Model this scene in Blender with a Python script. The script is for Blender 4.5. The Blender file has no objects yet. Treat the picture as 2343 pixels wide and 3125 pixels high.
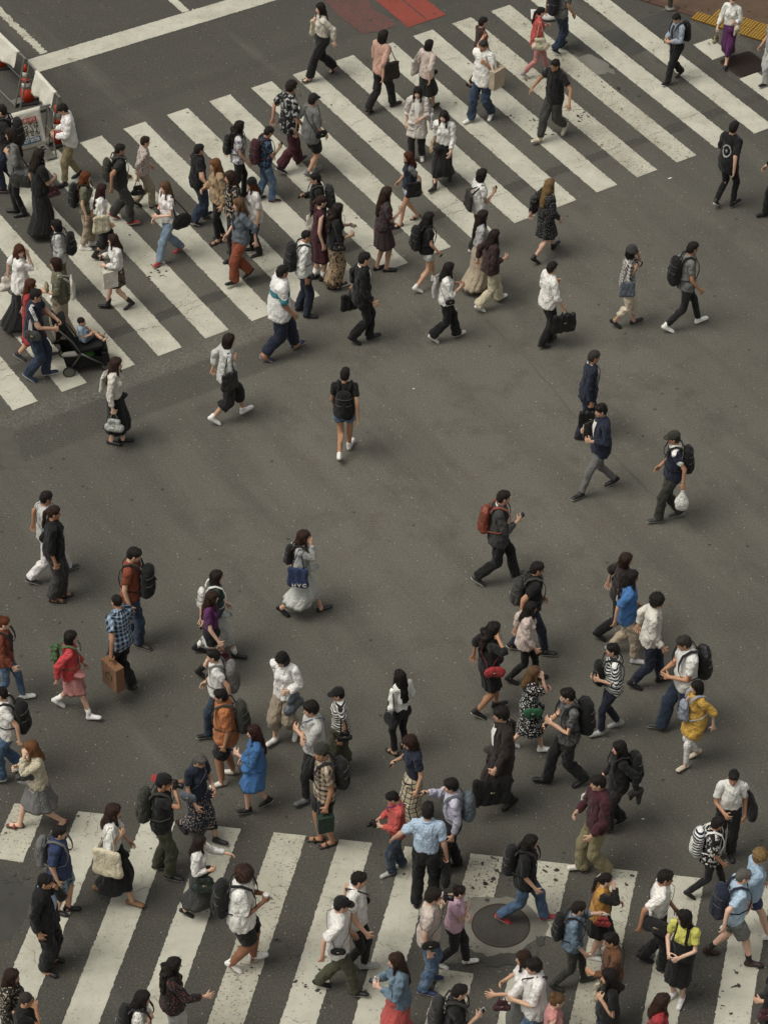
import bpy, math, random
import numpy as np

sc = bpy.context.scene
R = math.radians
# ------------------------------------------------------------------ camera
CAM_H, CAM_PITCH, CAM_ROLL = 29.158, 0.702647, 0.01797
F_PX, PW, PH = 8925.39, 2343.0, 3125.0
cam_d = bpy.data.cameras.new("camera"); cam = bpy.data.objects.new("camera", cam_d)
sc.collection.objects.link(cam)
_fw = np.array([0, math.cos(CAM_PITCH), -math.sin(CAM_PITCH)]); _rt = np.array([1., 0, 0]); _up = np.cross(_rt, _fw)
_r2 = math.cos(CAM_ROLL)*_rt + math.sin(CAM_ROLL)*_up; _u2 = -math.sin(CAM_ROLL)*_rt + math.cos(CAM_ROLL)*_up
from mathutils import Matrix, Vector
_m = Matrix.Identity(4)
for i in range(3):
    _m[i][0], _m[i][1], _m[i][2] = _r2[i], _u2[i], -_fw[i]
_m[2][3] = CAM_H
cam.matrix_world = _m
cam_d.sensor_fit = 'HORIZONTAL'; cam_d.sensor_width = 36.0; cam_d.lens = F_PX/PW*36.0
cam_d.clip_start = 1.0; cam_d.clip_end = 2000.0
sc.camera = cam
# ------------------------------------------------------------------ sky, sun, exposure
SUN_EL, SUN_AZ = 62.0, 205.0      # elevation; azimuth the light comes from, measured from +x towards +y
world = bpy.data.worlds.new("World"); sc.world = world; world.use_nodes = True
wn = world.node_tree; wn.nodes.clear()
_o = wn.nodes.new('ShaderNodeOutputWorld'); _b = wn.nodes.new('ShaderNodeBackground')
_s = wn.nodes.new('ShaderNodeTexSky'); _s.sky_type = 'NISHITA'; _s.sun_disc = False
_s.sun_elevation = R(SUN_EL); _s.sun_rotation = R(90-SUN_AZ); _s.dust_density = 6.0; _s.ozone_density = 0.6
_h = wn.nodes.new('ShaderNodeHueSaturation'); _h.inputs['Saturation'].default_value = 0.12
wn.links.new(_s.outputs[0], _h.inputs['Color']); wn.links.new(_h.outputs[0], _b.inputs['Color'])
_b.inputs['Strength'].default_value = 0.115
wn.links.new(_b.outputs[0], _o.inputs[0])
sun_d = bpy.data.lights.new("sun", 'SUN'); sun = bpy.data.objects.new("sun", sun_d); sc.collection.objects.link(sun)
sun_d.energy = 1.3; sun_d.angle = R(27); sun_d.color = (1.0, 0.97, 0.88)
_dir = Vector((math.cos(R(SUN_AZ))*math.cos(R(SUN_EL)), math.sin(R(SUN_AZ))*math.cos(R(SUN_EL)), math.sin(R(SUN_EL))))
sun.rotation_euler = _dir.to_track_quat('Z', 'Y').to_euler(); sun.location = (0, 30, 30)
vs = sc.view_settings; vs.view_transform = 'Standard'; vs.look = 'None'; vs.gamma = 1.0; vs.use_curve_mapping = False
vs.exposure = 0.0
# ------------------------------------------------------------------ helpers
DPX = PW/1658.0           # photo measured on a 1658 px wide copy
def ground(x, y):
    """Point of the street surface seen at a position measured on the photo."""
    d = F_PX*_fw + (x*DPX-PW/2)*_r2 - (y*DPX-PH/2)*_u2
    t = -CAM_H/d[2]
    return np.array([d[0]*t, d[1]*t])
def image_y(p):
    v = np.array([p[0], p[1], p[2]-CAM_H]); z = v@_fw
    return (PH/2 - F_PX*(v@_u2)/z)/DPX
def lin(h):
    h = h.lstrip('#'); c = [int(h[i:i+2], 16)/255 for i in (0, 2, 4)]
    return tuple(((v+0.055)/1.055)**2.4 if v > 0.04045 else v/12.92 for v in c)
col = sc.collection
MATS = {}
def tag(o, label=None, cat=None, group=None, kind=None):
    if label: o['label'] = label
    if cat: o['category'] = cat
    if group: o['group'] = group
    if kind: o['kind'] = kind
    return o
def mesh_np(name, v, f, smooth=True, rest=None, mats=(), fmat=None):
    v = np.asarray(v, np.float32)
    me = bpy.data.meshes.new(name)
    groups = f if isinstance(f, list) else [f]
    groups = [np.asarray(g, np.int32) for g in groups if len(g)]
    nl = sum(g.size for g in groups); nf = sum(len(g) for g in groups)
    me.vertices.add(len(v)); me.vertices.foreach_set('co', v.ravel())
    me.loops.add(nl); me.polygons.add(nf)
    me.loops.foreach_set('vertex_index', np.concatenate([g.ravel() for g in groups]))
    tot = np.concatenate([np.full(len(g), g.shape[1], np.int32) for g in groups])
    st = np.r_[0, np.cumsum(tot)[:-1]].astype(np.int32)
    me.polygons.foreach_set('loop_start', st)
    try: me.polygons.foreach_set('loop_total', tot)
    except Exception: pass
    me.polygons.foreach_set('use_smooth', np.full(nf, smooth, bool))
    if fmat is not None: me.polygons.foreach_set('material_index', np.asarray(fmat, np.int32))
    for m in mats: me.materials.append(m)
    if rest is not None:
        a = me.attributes.new('rest', 'FLOAT_VECTOR', 'POINT'); a.data.foreach_set('vector', np.asarray(rest, np.float32).ravel())
    me.update(calc_edges=True)
    return me
def link(name, me, parent=None, loc=None, rotz=0.0):
    o = bpy.data.objects.new(name, me); col.objects.link(o)
    if parent is not None: o.parent = parent
    if loc is not None: o.location = loc
    if rotz: o.rotation_euler = (0, 0, rotz)
    return o
class MB:
    """collects simple shapes into one mesh"""
    def __init__(s): s.v = []; s.f = []
    def add(s, v, f):
        k = len(s.v); s.v += [tuple(p) for p in v]; s.f += [tuple(i+k for i in q) for q in f]; return s
    def box(s, c, d, rot=None, bev=0.0):
        x, y, z = [t/2 for t in d]
        if bev > 0:
            bev = min(bev, x*.9, y*.9, z*.9); v = []
            for sx in (-1, 1):
                for sy in (-1, 1):
                    for sz in (-1, 1):
                        v += [(sx*(x-bev), sy*(y-bev), sz*z), (sx*(x-bev), sy*y, sz*(z-bev)), (sx*x, sy*(y-bev), sz*(z-bev))]
            import bmesh
            bm = bmesh.new(); [bm.verts.new(p) for p in v]; r = bmesh.ops.convex_hull(bm, input=bm.verts)
            bm.verts.index_update(); v = [tuple(q.co) for q in bm.verts]; f = [tuple(q.index for q in g.verts) for g in bm.faces]; bm.free()
        else:
            v = [(sx*x, sy*y, sz*z) for sx in (-1, 1) for sy in (-1, 1) for sz in (-1, 1)]
            f = [(0,1,3,2), (4,6,7,5), (0,4,5,1), (2,3,7,6), (0,2,6,4), (1,5,7,3)]
        if rot is not None: v = [tuple(np.asarray(rot) @ np.array(p)) for p in v]
        return s.add([(p[0]+c[0], p[1]+c[1], p[2]+c[2]) for p in v], f)
    def tube(s, pts, r, n=8, flat=None):
        pts = [np.array(p, float) for p in pts]; rs = r if isinstance(r, (list, tuple)) else [r]*len(pts)
        v = []; prev = None
        for i, p in enumerate(pts):
            t = pts[min(i+1, len(pts)-1)]-pts[max(i-1, 0)]; t = t/(np.linalg.norm(t)+1e-9)
            a = np.array([0, 0, 1.]) if prev is None and abs(t[2]) < .9 else (np.array([1., 0, 0]) if prev is None else prev)
            if flat is not None: a = np.array(flat[i] if isinstance(flat, list) else flat, float)
            a = a-(a@t)*t; a /= np.linalg.norm(a)+1e-9; b = np.cross(t, a); prev = a
            w = rs[i] if isinstance(rs[i], tuple) else (rs[i], rs[i])
            for k in range(n):
                q = 2*math.pi*(k+.5)/n; v.append(p+a*math.cos(q)*w[0]+b*math.sin(q)*w[1])
        f = [(i*n+k, i*n+(k+1) % n, (i+1)*n+(k+1) % n, (i+1)*n+k) for i in range(len(pts)-1) for k in range(n)]
        f += [tuple(range(n-1, -1, -1)), tuple((len(pts)-1)*n+k for k in range(n))]
        return s.add(v, f)
    def lathe(s, prof, n=20, c=(0, 0, 0)):
        v = [(c[0]+r*math.cos(2*math.pi*k/n), c[1]+r*math.sin(2*math.pi*k/n), c[2]+z) for r, z in prof for k in range(n)]
        f = [(i*n+k, i*n+(k+1) % n, (i+1)*n+(k+1) % n, (i+1)*n+k) for i in range(len(prof)-1) for k in range(n)]
        return s.add(v, f+[tuple(range(n-1, -1, -1)), tuple((len(prof)-1)*n+k for k in range(n))])
    def mesh(s, name, mat, smooth=False):
        me = bpy.data.meshes.new(name); me.from_pydata(s.v, [], s.f)
        if smooth: me.polygons.foreach_set('use_smooth', [True]*len(me.polygons))
        if mat: me.materials.append(mat)
        me.update(); return me
    def build(s, name, mat, parent=None, loc=None, rotz=0.0, smooth=False):
        return link(name, s.mesh(name, mat, smooth), parent, loc, rotz)
# ------------------------------------------------------------------ material helpers
class NT:
    def __init__(s, name):
        s.m = bpy.data.materials.new(name); s.m.use_nodes = True; s.t = s.m.node_tree; s.n = s.t.nodes; s.n.clear()
        s.out = s.n.new('ShaderNodeOutputMaterial'); s.b = s.n.new('ShaderNodeBsdfPrincipled')
        s.t.links.new(s.b.outputs[0], s.out.inputs[0])
    def __call__(s, typ, ins={}, **kw):
        q = s.n.new('ShaderNode'+typ)
        for k, v in kw.items(): setattr(q, k, v)
        for k, v in ins.items(): s.set(q.inputs[k], v)
        return q
    def set(s, sock, v):
        if hasattr(v, 'is_linked') or isinstance(v, bpy.types.NodeSocket): s.t.links.new(v, sock)
        elif isinstance(v, bpy.types.Node): s.t.links.new(v.outputs[0], sock)
        else:
            if isinstance(v, tuple) and len(v) == 3 and sock.type == 'RGBA': v = v+(1,)
            sock.default_value = v
    def mix(s, a, b, f):
        q = s('Mix', data_type='RGBA'); s.set(q.inputs[0], f); s.set(q.inputs[6], a); s.set(q.inputs[7], b); return q.outputs[2]
    def math(s, op, a, b=0.0, c=None):
        q = s('Math', operation=op); s.set(q.inputs[0], a); s.set(q.inputs[1], b)
        if c is not None: s.set(q.inputs[2], c)
        return q.outputs[0]
    def ramp(s, f, *st):
        q = s('ValToRGB'); s.set(q.inputs[0], f); e = q.color_ramp.elements
        while len(e) < len(st): e.new(0.5)
        for i, (p, c) in enumerate(st):
            e[i].position = p; e[i].color = (c+(1,)) if isinstance(c, tuple) else (c, c, c, 1)
        return q.outputs[0]
    def noise(s, vec, scale, detail=3, rough=.55, out=0):
        q = s('TexNoise', {'Scale': scale, 'Detail': detail, 'Roughness': rough}); s.set(q.inputs['Vector'], vec); return q.outputs[out]
    def mapr(s, v, a, b, c=0.0, d=1.0, clamp=True):
        q = s('MapRange', {1: a, 2: b, 3: c, 4: d}, clamp=clamp); s.set(q.inputs[0], v); return q.outputs[0]
    def bump(s, h, strength, dist):
        q = s('Bump', {'Strength': strength, 'Distance': dist}); s.set(q.inputs['Height'], h); s.t.links.new(q.outputs[0], s.b.inputs['Normal']); return q
    def done(s, colr=None, rough=None, spec=None):
        if colr is not None: s.set(s.b.inputs['Base Color'], colr)
        if rough is not None: s.set(s.b.inputs['Roughness'], rough)
        if spec is not None: s.set(s.b.inputs['Specular IOR Level'], spec)
        return s.m
def plain(name, c, rough=.6, spec=.4, metal=0.0, var=.12, scale=30):
    if name in MATS: return MATS[name]
    t = NT(name); tc = t('TexCoord').outputs['Object']
    n = t.noise(tc, scale, 3)
    cc = lin(c) if isinstance(c, str) else c
    t.b.inputs['Metallic'].default_value = metal
    m = t.done(t.mix(tuple(x*(1-var) for x in cc), tuple(min(1, x*(1+var)) for x in cc), n), rough, spec)
    MATS[name] = m; return m
# ------------------------------------------------------------------ implicit surfaces -> one continuous mesh
class Vol:
    def __init__(s, lo, hi, h):
        s.h = h; s.lo = np.array(lo, float); n = np.ceil((np.array(hi)-s.lo)/h).astype(int)+1
        s.ax = [(s.lo[i]+np.arange(n[i])*h).astype(np.float32) for i in range(3)]
        s.d = np.full(n, 0.5, np.float32)
    def sl(s, lo, hi):
        r = []
        for i in range(3):
            a = int(max(0, math.floor((lo[i]-s.lo[i])/s.h))); b = int(min(len(s.ax[i]), math.ceil((hi[i]-s.lo[i])/s.h)+1))
            r.append(slice(a, max(a, b)))
        return tuple(r)
    def put(s, fn, lo, hi, k=.02, op='u'):
        S = s.sl(np.array(lo)-.05, np.array(hi)+.05); x = s.ax[0][S[0]][:, None, None]; y = s.ax[1][S[1]][None, :, None]; z = s.ax[2][S[2]][None, None, :]
        if x.size == 0 or y.size == 0 or z.size == 0: return
        b = fn(x, y, z).astype(np.float32); a = s.d[S]
        if op == 's': a = -a                           # subtract b
        h = np.clip(.5+.5*(b-a)/k, 0, 1); m = b+(a-b)*h-k*h*(1-h)
        s.d[S] = -m if op == 's' else m
    def cone(s, a, b, ra, rb, sc=(1, 1, 1), k=.02, cut=None, op='u'):
        a = np.array(a, float); b = np.array(b, float); sc_ = np.array(sc, float); A = a/sc_; B = b/sc_; BA = B-A; L = BA@BA+1e-12
        def fn(x, y, z):
            X, Y, Z = x/sc_[0]-A[0], y/sc_[1]-A[1], z/sc_[2]-A[2]
            t = np.clip((X*BA[0]+Y*BA[1]+Z*BA[2])/L, 0, 1)
            d = np.sqrt((X-t*BA[0])**2+(Y-t*BA[1])**2+(Z-t*BA[2])**2)-(ra+(rb-ra)*t)
            d = d*min(sc)
            if cut is not None:
                c, n = cut; d = np.maximum(d, (x-c[0])*n[0]+(y-c[1])*n[1]+(z-c[2])*n[2])
            return d
        r = max(ra, rb)*sc_
        s.put(fn, np.minimum(a, b)-r, np.maximum(a, b)+r, k, op); return s
    def ell(s, c, r, k=.02, op='u', cut=None):
        c = np.array(c, float); r = np.array(r, float)
        def fn(x, y, z):
            X, Y, Z = (x-c[0])/r[0], (y-c[1])/r[1], (z-c[2])/r[2]
            k0 = np.sqrt(X*X+Y*Y+Z*Z); k1 = np.sqrt((X/r[0])**2+(Y/r[1])**2+(Z/r[2])**2)
            d = k0*(k0-1)/(k1+1e-9)
            if cut is not None:
                for q, n in cut: d = np.maximum(d, (x-q[0])*n[0]+(y-q[1])*n[1]+(z-q[2])*n[2])
            return d
        s.put(fn, c-r, c+r, k, op); return s
    def plane(s, c, n):
        d = (s.ax[0][:, None, None]-c[0])*n[0]+(s.ax[1][None, :, None]-c[1])*n[1]+(s.ax[2][None, None, :]-c[2])*n[2]
        s.d = np.maximum(s.d, d.astype(np.float32)); return s
    def mesh(s):
        d = s.d.copy()
        for i in range(3):
            ix = [slice(None)]*3; ix[i] = 0; d[tuple(ix)] = .5; ix[i] = -1; d[tuple(ix)] = .5
        ins = d < 0
        n = np.array(d.shape)-1
        cnt = np.zeros(n, np.int8)
        offs = [(i, j, k) for i in (0, 1) for j in (0, 1) for k in (0, 1)]
        for o in offs: cnt += ins[o[0]:o[0]+n[0], o[1]:o[1]+n[1], o[2]:o[2]+n[2]]
        act = np.argwhere((cnt > 0) & (cnt < 8))
        idx = np.full(n, -1, np.int32); idx[act[:, 0], act[:, 1], act[:, 2]] = np.arange(len(act))
        vals = np.stack([d[act[:, 0]+o[0], act[:, 1]+o[1], act[:, 2]+o[2]] for o in offs], 1)
        P = np.zeros((len(act), 3)); C = np.zeros(len(act))
        for a in range(8):
            for b in range(a+1, 8):
                oa, ob = np.array(offs[a]), np.array(offs[b])
                if np.abs(oa-ob).sum() != 1: continue
                va, vb = vals[:, a], vals[:, b]; m = (va < 0) != (vb < 0)
                t = np.where(m, va/np.where(m, va-vb, 1), 0)
                P += np.where(m[:, None], oa+(ob-oa)*t[:, None], 0); C += m
        V = s.lo+(act+P/C[:, None])*s.h
        F = []
        for ax in range(3):
            b, c = (ax+1) % 3, (ax+2) % 3
            sa = [slice(None)]*3; sb = [slice(None)]*3; sa[ax] = slice(0, -1); sb[ax] = slice(1, None)
            A, B = ins[tuple(sa)], ins[tuple(sb)]
            for flip, M in ((False, A & ~B), (True, ~A & B)):
                e = np.argwhere(M); e = e[(e[:, b] > 0) & (e[:, c] > 0) & (e[:, b] < n[b]) & (e[:, c] < n[c])]
                if not len(e): continue
                q = []
                for db, dc in ((-1, -1), (0, -1), (0, 0), (-1, 0)):
                    p = e.copy(); p[:, b] += db; p[:, c] += dc; q.append(idx[p[:, 0], p[:, 1], p[:, 2]])
                q = np.stack(q, 1); F.append(q[:, ::-1] if flip else q)
        return V.astype(np.float32), np.concatenate(F)
def vnormals(v, f):
    n = np.zeros(v.shape); p = v[f].astype(float)
    fn = np.cross(p[:, 2]-p[:, 0], p[:, 3]-p[:, 1]) if f.shape[1] == 4 else np.cross(p[:, 1]-p[:, 0], p[:, 2]-p[:, 0])
    for i in range(f.shape[1]): np.add.at(n, f[:, i], fn)
    return n/(np.linalg.norm(n, axis=1, keepdims=True)+1e-9)
def laplace(v, f, it=2, lam=.5):
    v = v.astype(float).copy(); k = f.shape[1]
    a = np.concatenate([f[:, i] for i in range(k)]); b = np.concatenate([f[:, (i+1) % k] for i in range(k)])
    deg = np.bincount(a, minlength=len(v))+np.bincount(b, minlength=len(v))
    for _ in range(it):
        s = np.zeros_like(v); np.add.at(s, a, v[b]); np.add.at(s, b, v[a]); v += lam*(s/deg[:, None]-v)
    return v
def decimated(v, f, ratio, keep=None):
    me = mesh_np('tmp', v, f); o = bpy.data.objects.new('tmp', me); col.objects.link(o)
    m = o.modifiers.new('d', 'DECIMATE'); m.ratio = ratio; m.use_symmetry = False
    if keep is not None:
        vg = o.vertex_groups.new(name='k')
        for w in (0.15, 1.0):
            ii = np.where(np.isclose(keep, w))[0]
            if len(ii): vg.add([int(i) for i in ii], w, 'REPLACE')
        m.vertex_group = 'k'; m.vertex_group_factor = 3.0; m.invert_vertex_group = False
    dg = bpy.context.evaluated_depsgraph_get(); e = o.evaluated_get(dg).to_mesh()
    V = np.empty(len(e.vertices)*3, np.float32); e.vertices.foreach_get('co', V)
    e.calc_loop_triangles(); T = np.empty(len(e.loop_triangles)*3, np.int32); e.loop_triangles.foreach_get('vertices', T)
    o.evaluated_get(dg).to_mesh_clear(); bpy.data.objects.remove(o); bpy.data.meshes.remove(me)
    return V.reshape(-1, 3), T.reshape(-1, 3)
# ------------------------------------------------------------------ skeleton at rest (metres, 1.70 m tall, facing +x, left is +y)
J = {}
def setup_joints():
    J.update(pelvis=(0, 0, .93), spine=(0, 0, 1.06), chest=(-.005, 0, 1.18), neck=(-.02, 0, 1.425), head=(0, 0, 1.505), top=(.012, 0, 1.70))
    for s, y in (('L', 1), ('R', -1)):
        J['hip'+s] = (0, .088*y, .90); J['knee'+s] = (.008, .148*y, .49); J['ankle'+s] = (-.012, .205*y, .082); J['toe'+s] = (.14, .222*y, .025)
        sh = np.array((-.012, .172*y, 1.385)); u = np.array((0, .64*y, -.768)); el = sh+.275*u
        u2 = np.array((.06, .62*y, -.78)); u2 /= np.linalg.norm(u2); wr = el+.245*u2
        J['sh'+s] = sh; J['el'+s] = el; J['wr'+s] = wr; J['hu'+s] = u2; J['hand'+s] = wr+.09*u2
        t = np.array((1., 0, 0)); t = t-(t@u2)*u2; t /= np.linalg.norm(t); nn = np.cross(u2, t)*y   # palm normal, towards the thigh
        J['ht'+s] = t; J['hn'+s] = nn
        for i, (off, ln, fan) in enumerate(((.034, .070, .20), (.0115, .078, .06), (-.0115, .072, -.08), (-.033, .056, -.22))):
            b = wr+u2*(.092-.004*abs(i-1))+t*off; dv = u2*math.cos(fan)+t*math.sin(fan)
            J['f%d%sa' % (i, s)] = b; J['f%d%sb' % (i, s)] = b+dv*ln*.52; J['f%d%sc' % (i, s)] = b+dv*ln
        b = wr+u2*.03+t*.028; dv = u2*.72+t*.62+nn*.25; dv /= np.linalg.norm(dv)
        J['f4%sa' % s] = b; J['f4%sb' % s] = b+dv*.042; J['f4%sc' % s] = b+dv*.074
    for k in J: J[k] = np.array(J[k], float)
setup_joints()
BONES = [('pelvis', 'pelvis', 'spine', .11, .05), ('spine', 'spine', 'chest', .10, .05), ('chest', 'chest', 'neck', .11, .05), ('neck', 'neck', 'head', .05, .02), ('head', 'head', 'top', .085, .02)]
for s in 'LR':
    BONES += [('ua'+s, 'sh'+s, 'el'+s, .045, .025), ('fa'+s, 'el'+s, 'wr'+s, .035, .018), ('ha'+s, 'wr'+s, 'hand'+s, .03, .010),
              ('th'+s, 'hip'+s, 'knee'+s, .07, .035), ('sn'+s, 'knee'+s, 'ankle'+s, .045, .025), ('ft'+s, 'ankle'+s, 'toe'+s, .035, .015)]
    for i in range(5):
        BONES += [('g%d%s' % (i, s), 'f%d%sa' % (i, s), 'f%d%sb' % (i, s), .009, .004), ('h%d%s' % (i, s), 'f%d%sb' % (i, s), 'f%d%sc' % (i, s), .008, .004)]
BI = {b[0]: i for i, b in enumerate(BONES)}
def weights(v, fingers=True, legs=True):
    v = v.astype(float); W = np.zeros((len(v), len(BONES)))
    D = np.full((len(v), len(BONES)), 9.)
    for i, (nm, a, b, r, sg) in enumerate(BONES):
        if not fingers and nm[0] in 'gh' and nm not in ('head',) and nm[1].isdigit(): continue
        if not fingers and nm[:2] == 'ha': pass
        A, B = J[a], J[b]; BA = B-A
        t = np.clip(((v-A)@BA)/(BA@BA), 0, 1); D[:, i] = np.linalg.norm(v-A-t[:, None]*BA, axis=1)-r
        if nm[-1] in 'LR' and nm[:2] in ('th', 'sn', 'ft'): D[:, i] += np.maximum(0, -v[:, 1] if nm[-1] == 'L' else v[:, 1])*1.5
        if nm in ('head', 'neck'): pass
    dm = D.min(1, keepdims=True)
    sg = np.array([b[4] for b in BONES])
    s2 = np.maximum(sg[D.argmin(1)], .002)[:, None]
    W = np.exp(-(D-dm)/(s2*.45)); W[D > 8] = 0
    W /= W.sum(1, keepdims=True); W[W < .01] = 0; W /= W.sum(1, keepdims=True)
    return W.astype(np.float32)
def build_body(sex):
    f = sex == 'f'
    V = Vol((-.17, -.66, -.02), (.27, .66, 1.73), .006)
    wd = .93 if f else 1.0
    # torso
    V.cone((0, 0, .97), (0, 0, .93), .150 if f else .143, .155 if f else .143, (.70, 1, 1), .03)
    V.cone((.0, 0, 1.06), (0, 0, 1.10), .118 if f else .134, .118 if f else .138, (.72, 1, 1), .05)
    V.cone((-.005, 0, 1.20), (-.01, 0, 1.31), .132*wd, .150*wd, (.70, 1, 1), .05)
    V.cone((-.02, -.10*wd, 1.385), (-.02, .10*wd, 1.385), .052, .052, (1, 1, 1), .05)
    V.cone((-.022, 0, 1.40), (-.012, 0, 1.50), .058 if f else .064, .050 if f else .056, (1, 1, 1), .03)
    if f:
        for y in (-1, 1): V.ell((.075, .07*y, 1.265), (.055, .062, .06), .03)
    for s, y in (('L', 1), ('R', -1)):
        V.cone(J['hip'+s]+(0, 0, .02), J['knee'+s], .088, .056, k=.03)
        V.ell(J['hip'+s]+(-.05, .0, .0), (.075, .075, .08), .03)
        V.cone(J['knee'+s], J['ankle'+s]+(0, 0, .02), .052, .036, k=.02)
        V.cone(J['knee'+s]+(-.02, 0, -.06), J['knee'+s]+(-.022, 0, -.16), .046, .040, k=.03)
        a = J['ankle'+s]; V.cone(a+(-.03, 0, -.045), a+(.0, 0, 0), .034, .036, k=.02)
        V.cone(a+(0, 0, -.035), J['toe'+s]+(0, 0, .005), .036, .026, (1, 1.25, .9), k=.02)
        V.cone(J['sh'+s], J['el'+s], .050*wd, .040*wd, k=.03); V.ell(J['sh'+s]+(0, 0, .0), (.056*wd, .056*wd, .058), .03)
        V.cone(J['el'+s], J['wr'+s], .039*wd, .026*wd, k=.02)
        w, u, t, n = J['wr'+s], J['hu'+s], J['ht'+s], J['hn'+s]
        V.cone(w+u*.015, w+u*.03, .024, .026, k=.015)
        V.cone(w+u*.04+t*.017, w+u*.088+t*.025, .016, .0145, k=.012); V.cone(w+u*.04-t*.002, w+u*.09+t*.002, .016, .0145, k=.012); V.cone(w+u*.04-t*.016, w+u*.085-t*.024, .015, .0135, k=.012)
        for i in range(4):
            V.cone(J['f%d%sa' % (i, s)]-u*.012, J['f%d%sb' % (i, s)], .0098, .0092, k=.006); V.cone(J['f%d%sb' % (i, s)], J['f%d%sc' % (i, s)], .0092, .008, k=.004)
        V.cone(w+u*.028+t*.012, J['f4%sb' % s], .016, .0115, k=.008); V.cone(J['f4%sb' % s], J['f4%sc' % s], .0112, .0092, k=.004)
    # head
    V.ell((-.006, 0, 1.615), (.092, .074, .088), .02); V.ell((.028, 0, 1.575), (.062, .062, .085), .03)
    V.cone((.055, 0, 1.515), (.065, 0, 1.508), .034, .030, k=.03)
    V.cone((.010, -.035, 1.535), (.010, .035, 1.535), .036, .036, k=.03)
    for y in (-1, 1):
        V.ell((.098, .030*y, 1.597), (.018, .017, .012), .010, 's')
        V.ell((.010, .079*y, 1.585), (.020, .010, .032), .006)
        V.ell((.074, .038*y, 1.567), (.018, .018, .014), .015)
    V.cone((.088, 0, 1.603), (.108, 0, 1.567), .008, .013, k=.010)
    V.ell((.092, 0, 1.541), (.010, .022, .006), .006); V.ell((.090, 0, 1.531), (.010, .019, .006), .006)
    v, q = V.mesh(); v = laplace(v, q, 1, .4)
    d = np.minimum.reduce([np.linalg.norm(v-J['hand'+s], axis=1) for s in 'LR'])
    keep = np.where((d < .15) | (v[:, 2] > 1.49), 0.15, 1.0)
    return decimated(v.astype(np.float32), q, .035, keep)
BODY = {}
for _sx in 'mf':
    _v, _f = build_body(_sx); BODY[_sx] = (_v, _f, weights(_v), vnormals(_v, _f))
# ------------------------------------------------------------------ garments, shoes, hair: templates at rest, cached
TPL = {}
def finish(V, smooth=1, fing=False):
    v, q = V.mesh(); v = laplace(v, q, smooth, .35).astype(np.float32)
    return v, q, weights(v, fingers=fing), vnormals(v, q)
def top_tpl(sex, sleeve, hem, loose, flare, neck):
    key = ('t', sex, sleeve, hem, loose, flare, neck)
    if key in TPL: return TPL[key]
    f = sex == 'f'; wd = .94 if f else 1.0
    V = Vol((-.30, -.62, hem-.02), (.30, .62, 1.52), .0232)
    L = loose
    V.cone((0, 0, 1.20), (-.01, 0, 1.32), .142*wd+L, .158*wd+L*.7, (.74, 1, 1), .04)
    wz = max(hem, 1.02)
    V.cone((0, 0, 1.20), (0, 0, wz), .142*wd+L, (.136 if f else .148)+L+flare*.5, (.74, 1, 1), .05)
    if hem < .96: V.cone((0, 0, 1.0), (-.008, 0, hem-.04), .162+L*.9+flare*.4, .176+L*.9+flare, (.84, 1, 1), .05)
    V.cone((-.02, -.095*wd, 1.388), (-.02, .095*wd, 1.388), .055+L*.25, .055+L*.25, k=.05)
    V.cone((-.022, 0, 1.40), (-.016, 0, 1.43+neck), .068, .064, (1, 1, 1), k=.025)
    if f:
        for y in (-1, 1): V.ell((.082, .07*y, 1.262), (.058+L*.4, .066, .066), .04)
    for s in 'LR':
        a, b, c = J['sh'+s], J['el'+s], J['wr'+s]
        if sleeve > 0:
            e = a+(b-a)*min(sleeve, 1.0); ra, rb = .058+L*.45, .050+L*.65
            u = (b-a)/np.linalg.norm(b-a)
            V.cone(a, a+(b-a)*(1.12 if sleeve < 1 else 1.0), ra, rb, k=.035, cut=(e, u) if sleeve < 1 else None)
            if sleeve > 1:
                e = b+(c-b)*(sleeve-1); u = (c-b)/np.linalg.norm(c-b)
                V.cone(b, c+u*.03, rb, .038+L*.5, k=.02, cut=(e, u))
        else: V.ell(a+(0, -.02*np.sign(a[1]), .01), (.05, .045, .05), .03)
    V.plane((0, 0, hem), (0, 0, -1))
    TPL[key] = finish(V); return TPL[key]
def pants_tpl(sex, end, thigh, knee, hemr):
    key = ('p', sex, end, thigh, knee, hemr)
    if key in TPL: return TPL[key]
    V = Vol((-.30, -.42, max(.02, end-.03)), (.30, .42, 1.06), .0232)
    V.cone((0, 0, 1.02), (0, 0, .95), .137 if sex == 'f' else .145, .165, (.74, 1, 1), .03)
    V.cone((0, 0, .95), (-.005, 0, .90), .165, .160, (.76, 1, 1), .04)
    for s in 'LR':
        h, k_, a = J['hip'+s], J['knee'+s], J['ankle'+s]
        V.ell(h+(-.052, 0, .0), (.085, .085, .09), .03)
        dz = (h[2]-max(end, k_[2]))/(h[2]-k_[2]); e = h+(k_-h)*dz; u = (k_-h)/np.linalg.norm(k_-h)
        V.cone(h+(0, 0, .01), k_+(u*.04 if end > k_[2]-.02 else 0), thigh, knee, k=.03, cut=(e, u) if end > k_[2] else None)
        if end < k_[2]:
            u = (a-k_)/np.linalg.norm(a-k_); e = k_+(a-k_)*(k_[2]-end)/(k_[2]-a[2])
            V.cone(k_, a+u*.04, knee, hemr, k=.03, cut=(e, u))
    V.plane((0, 0, 1.03), (0, 0, 1))
    TPL[key] = finish(V); return TPL[key]
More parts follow.
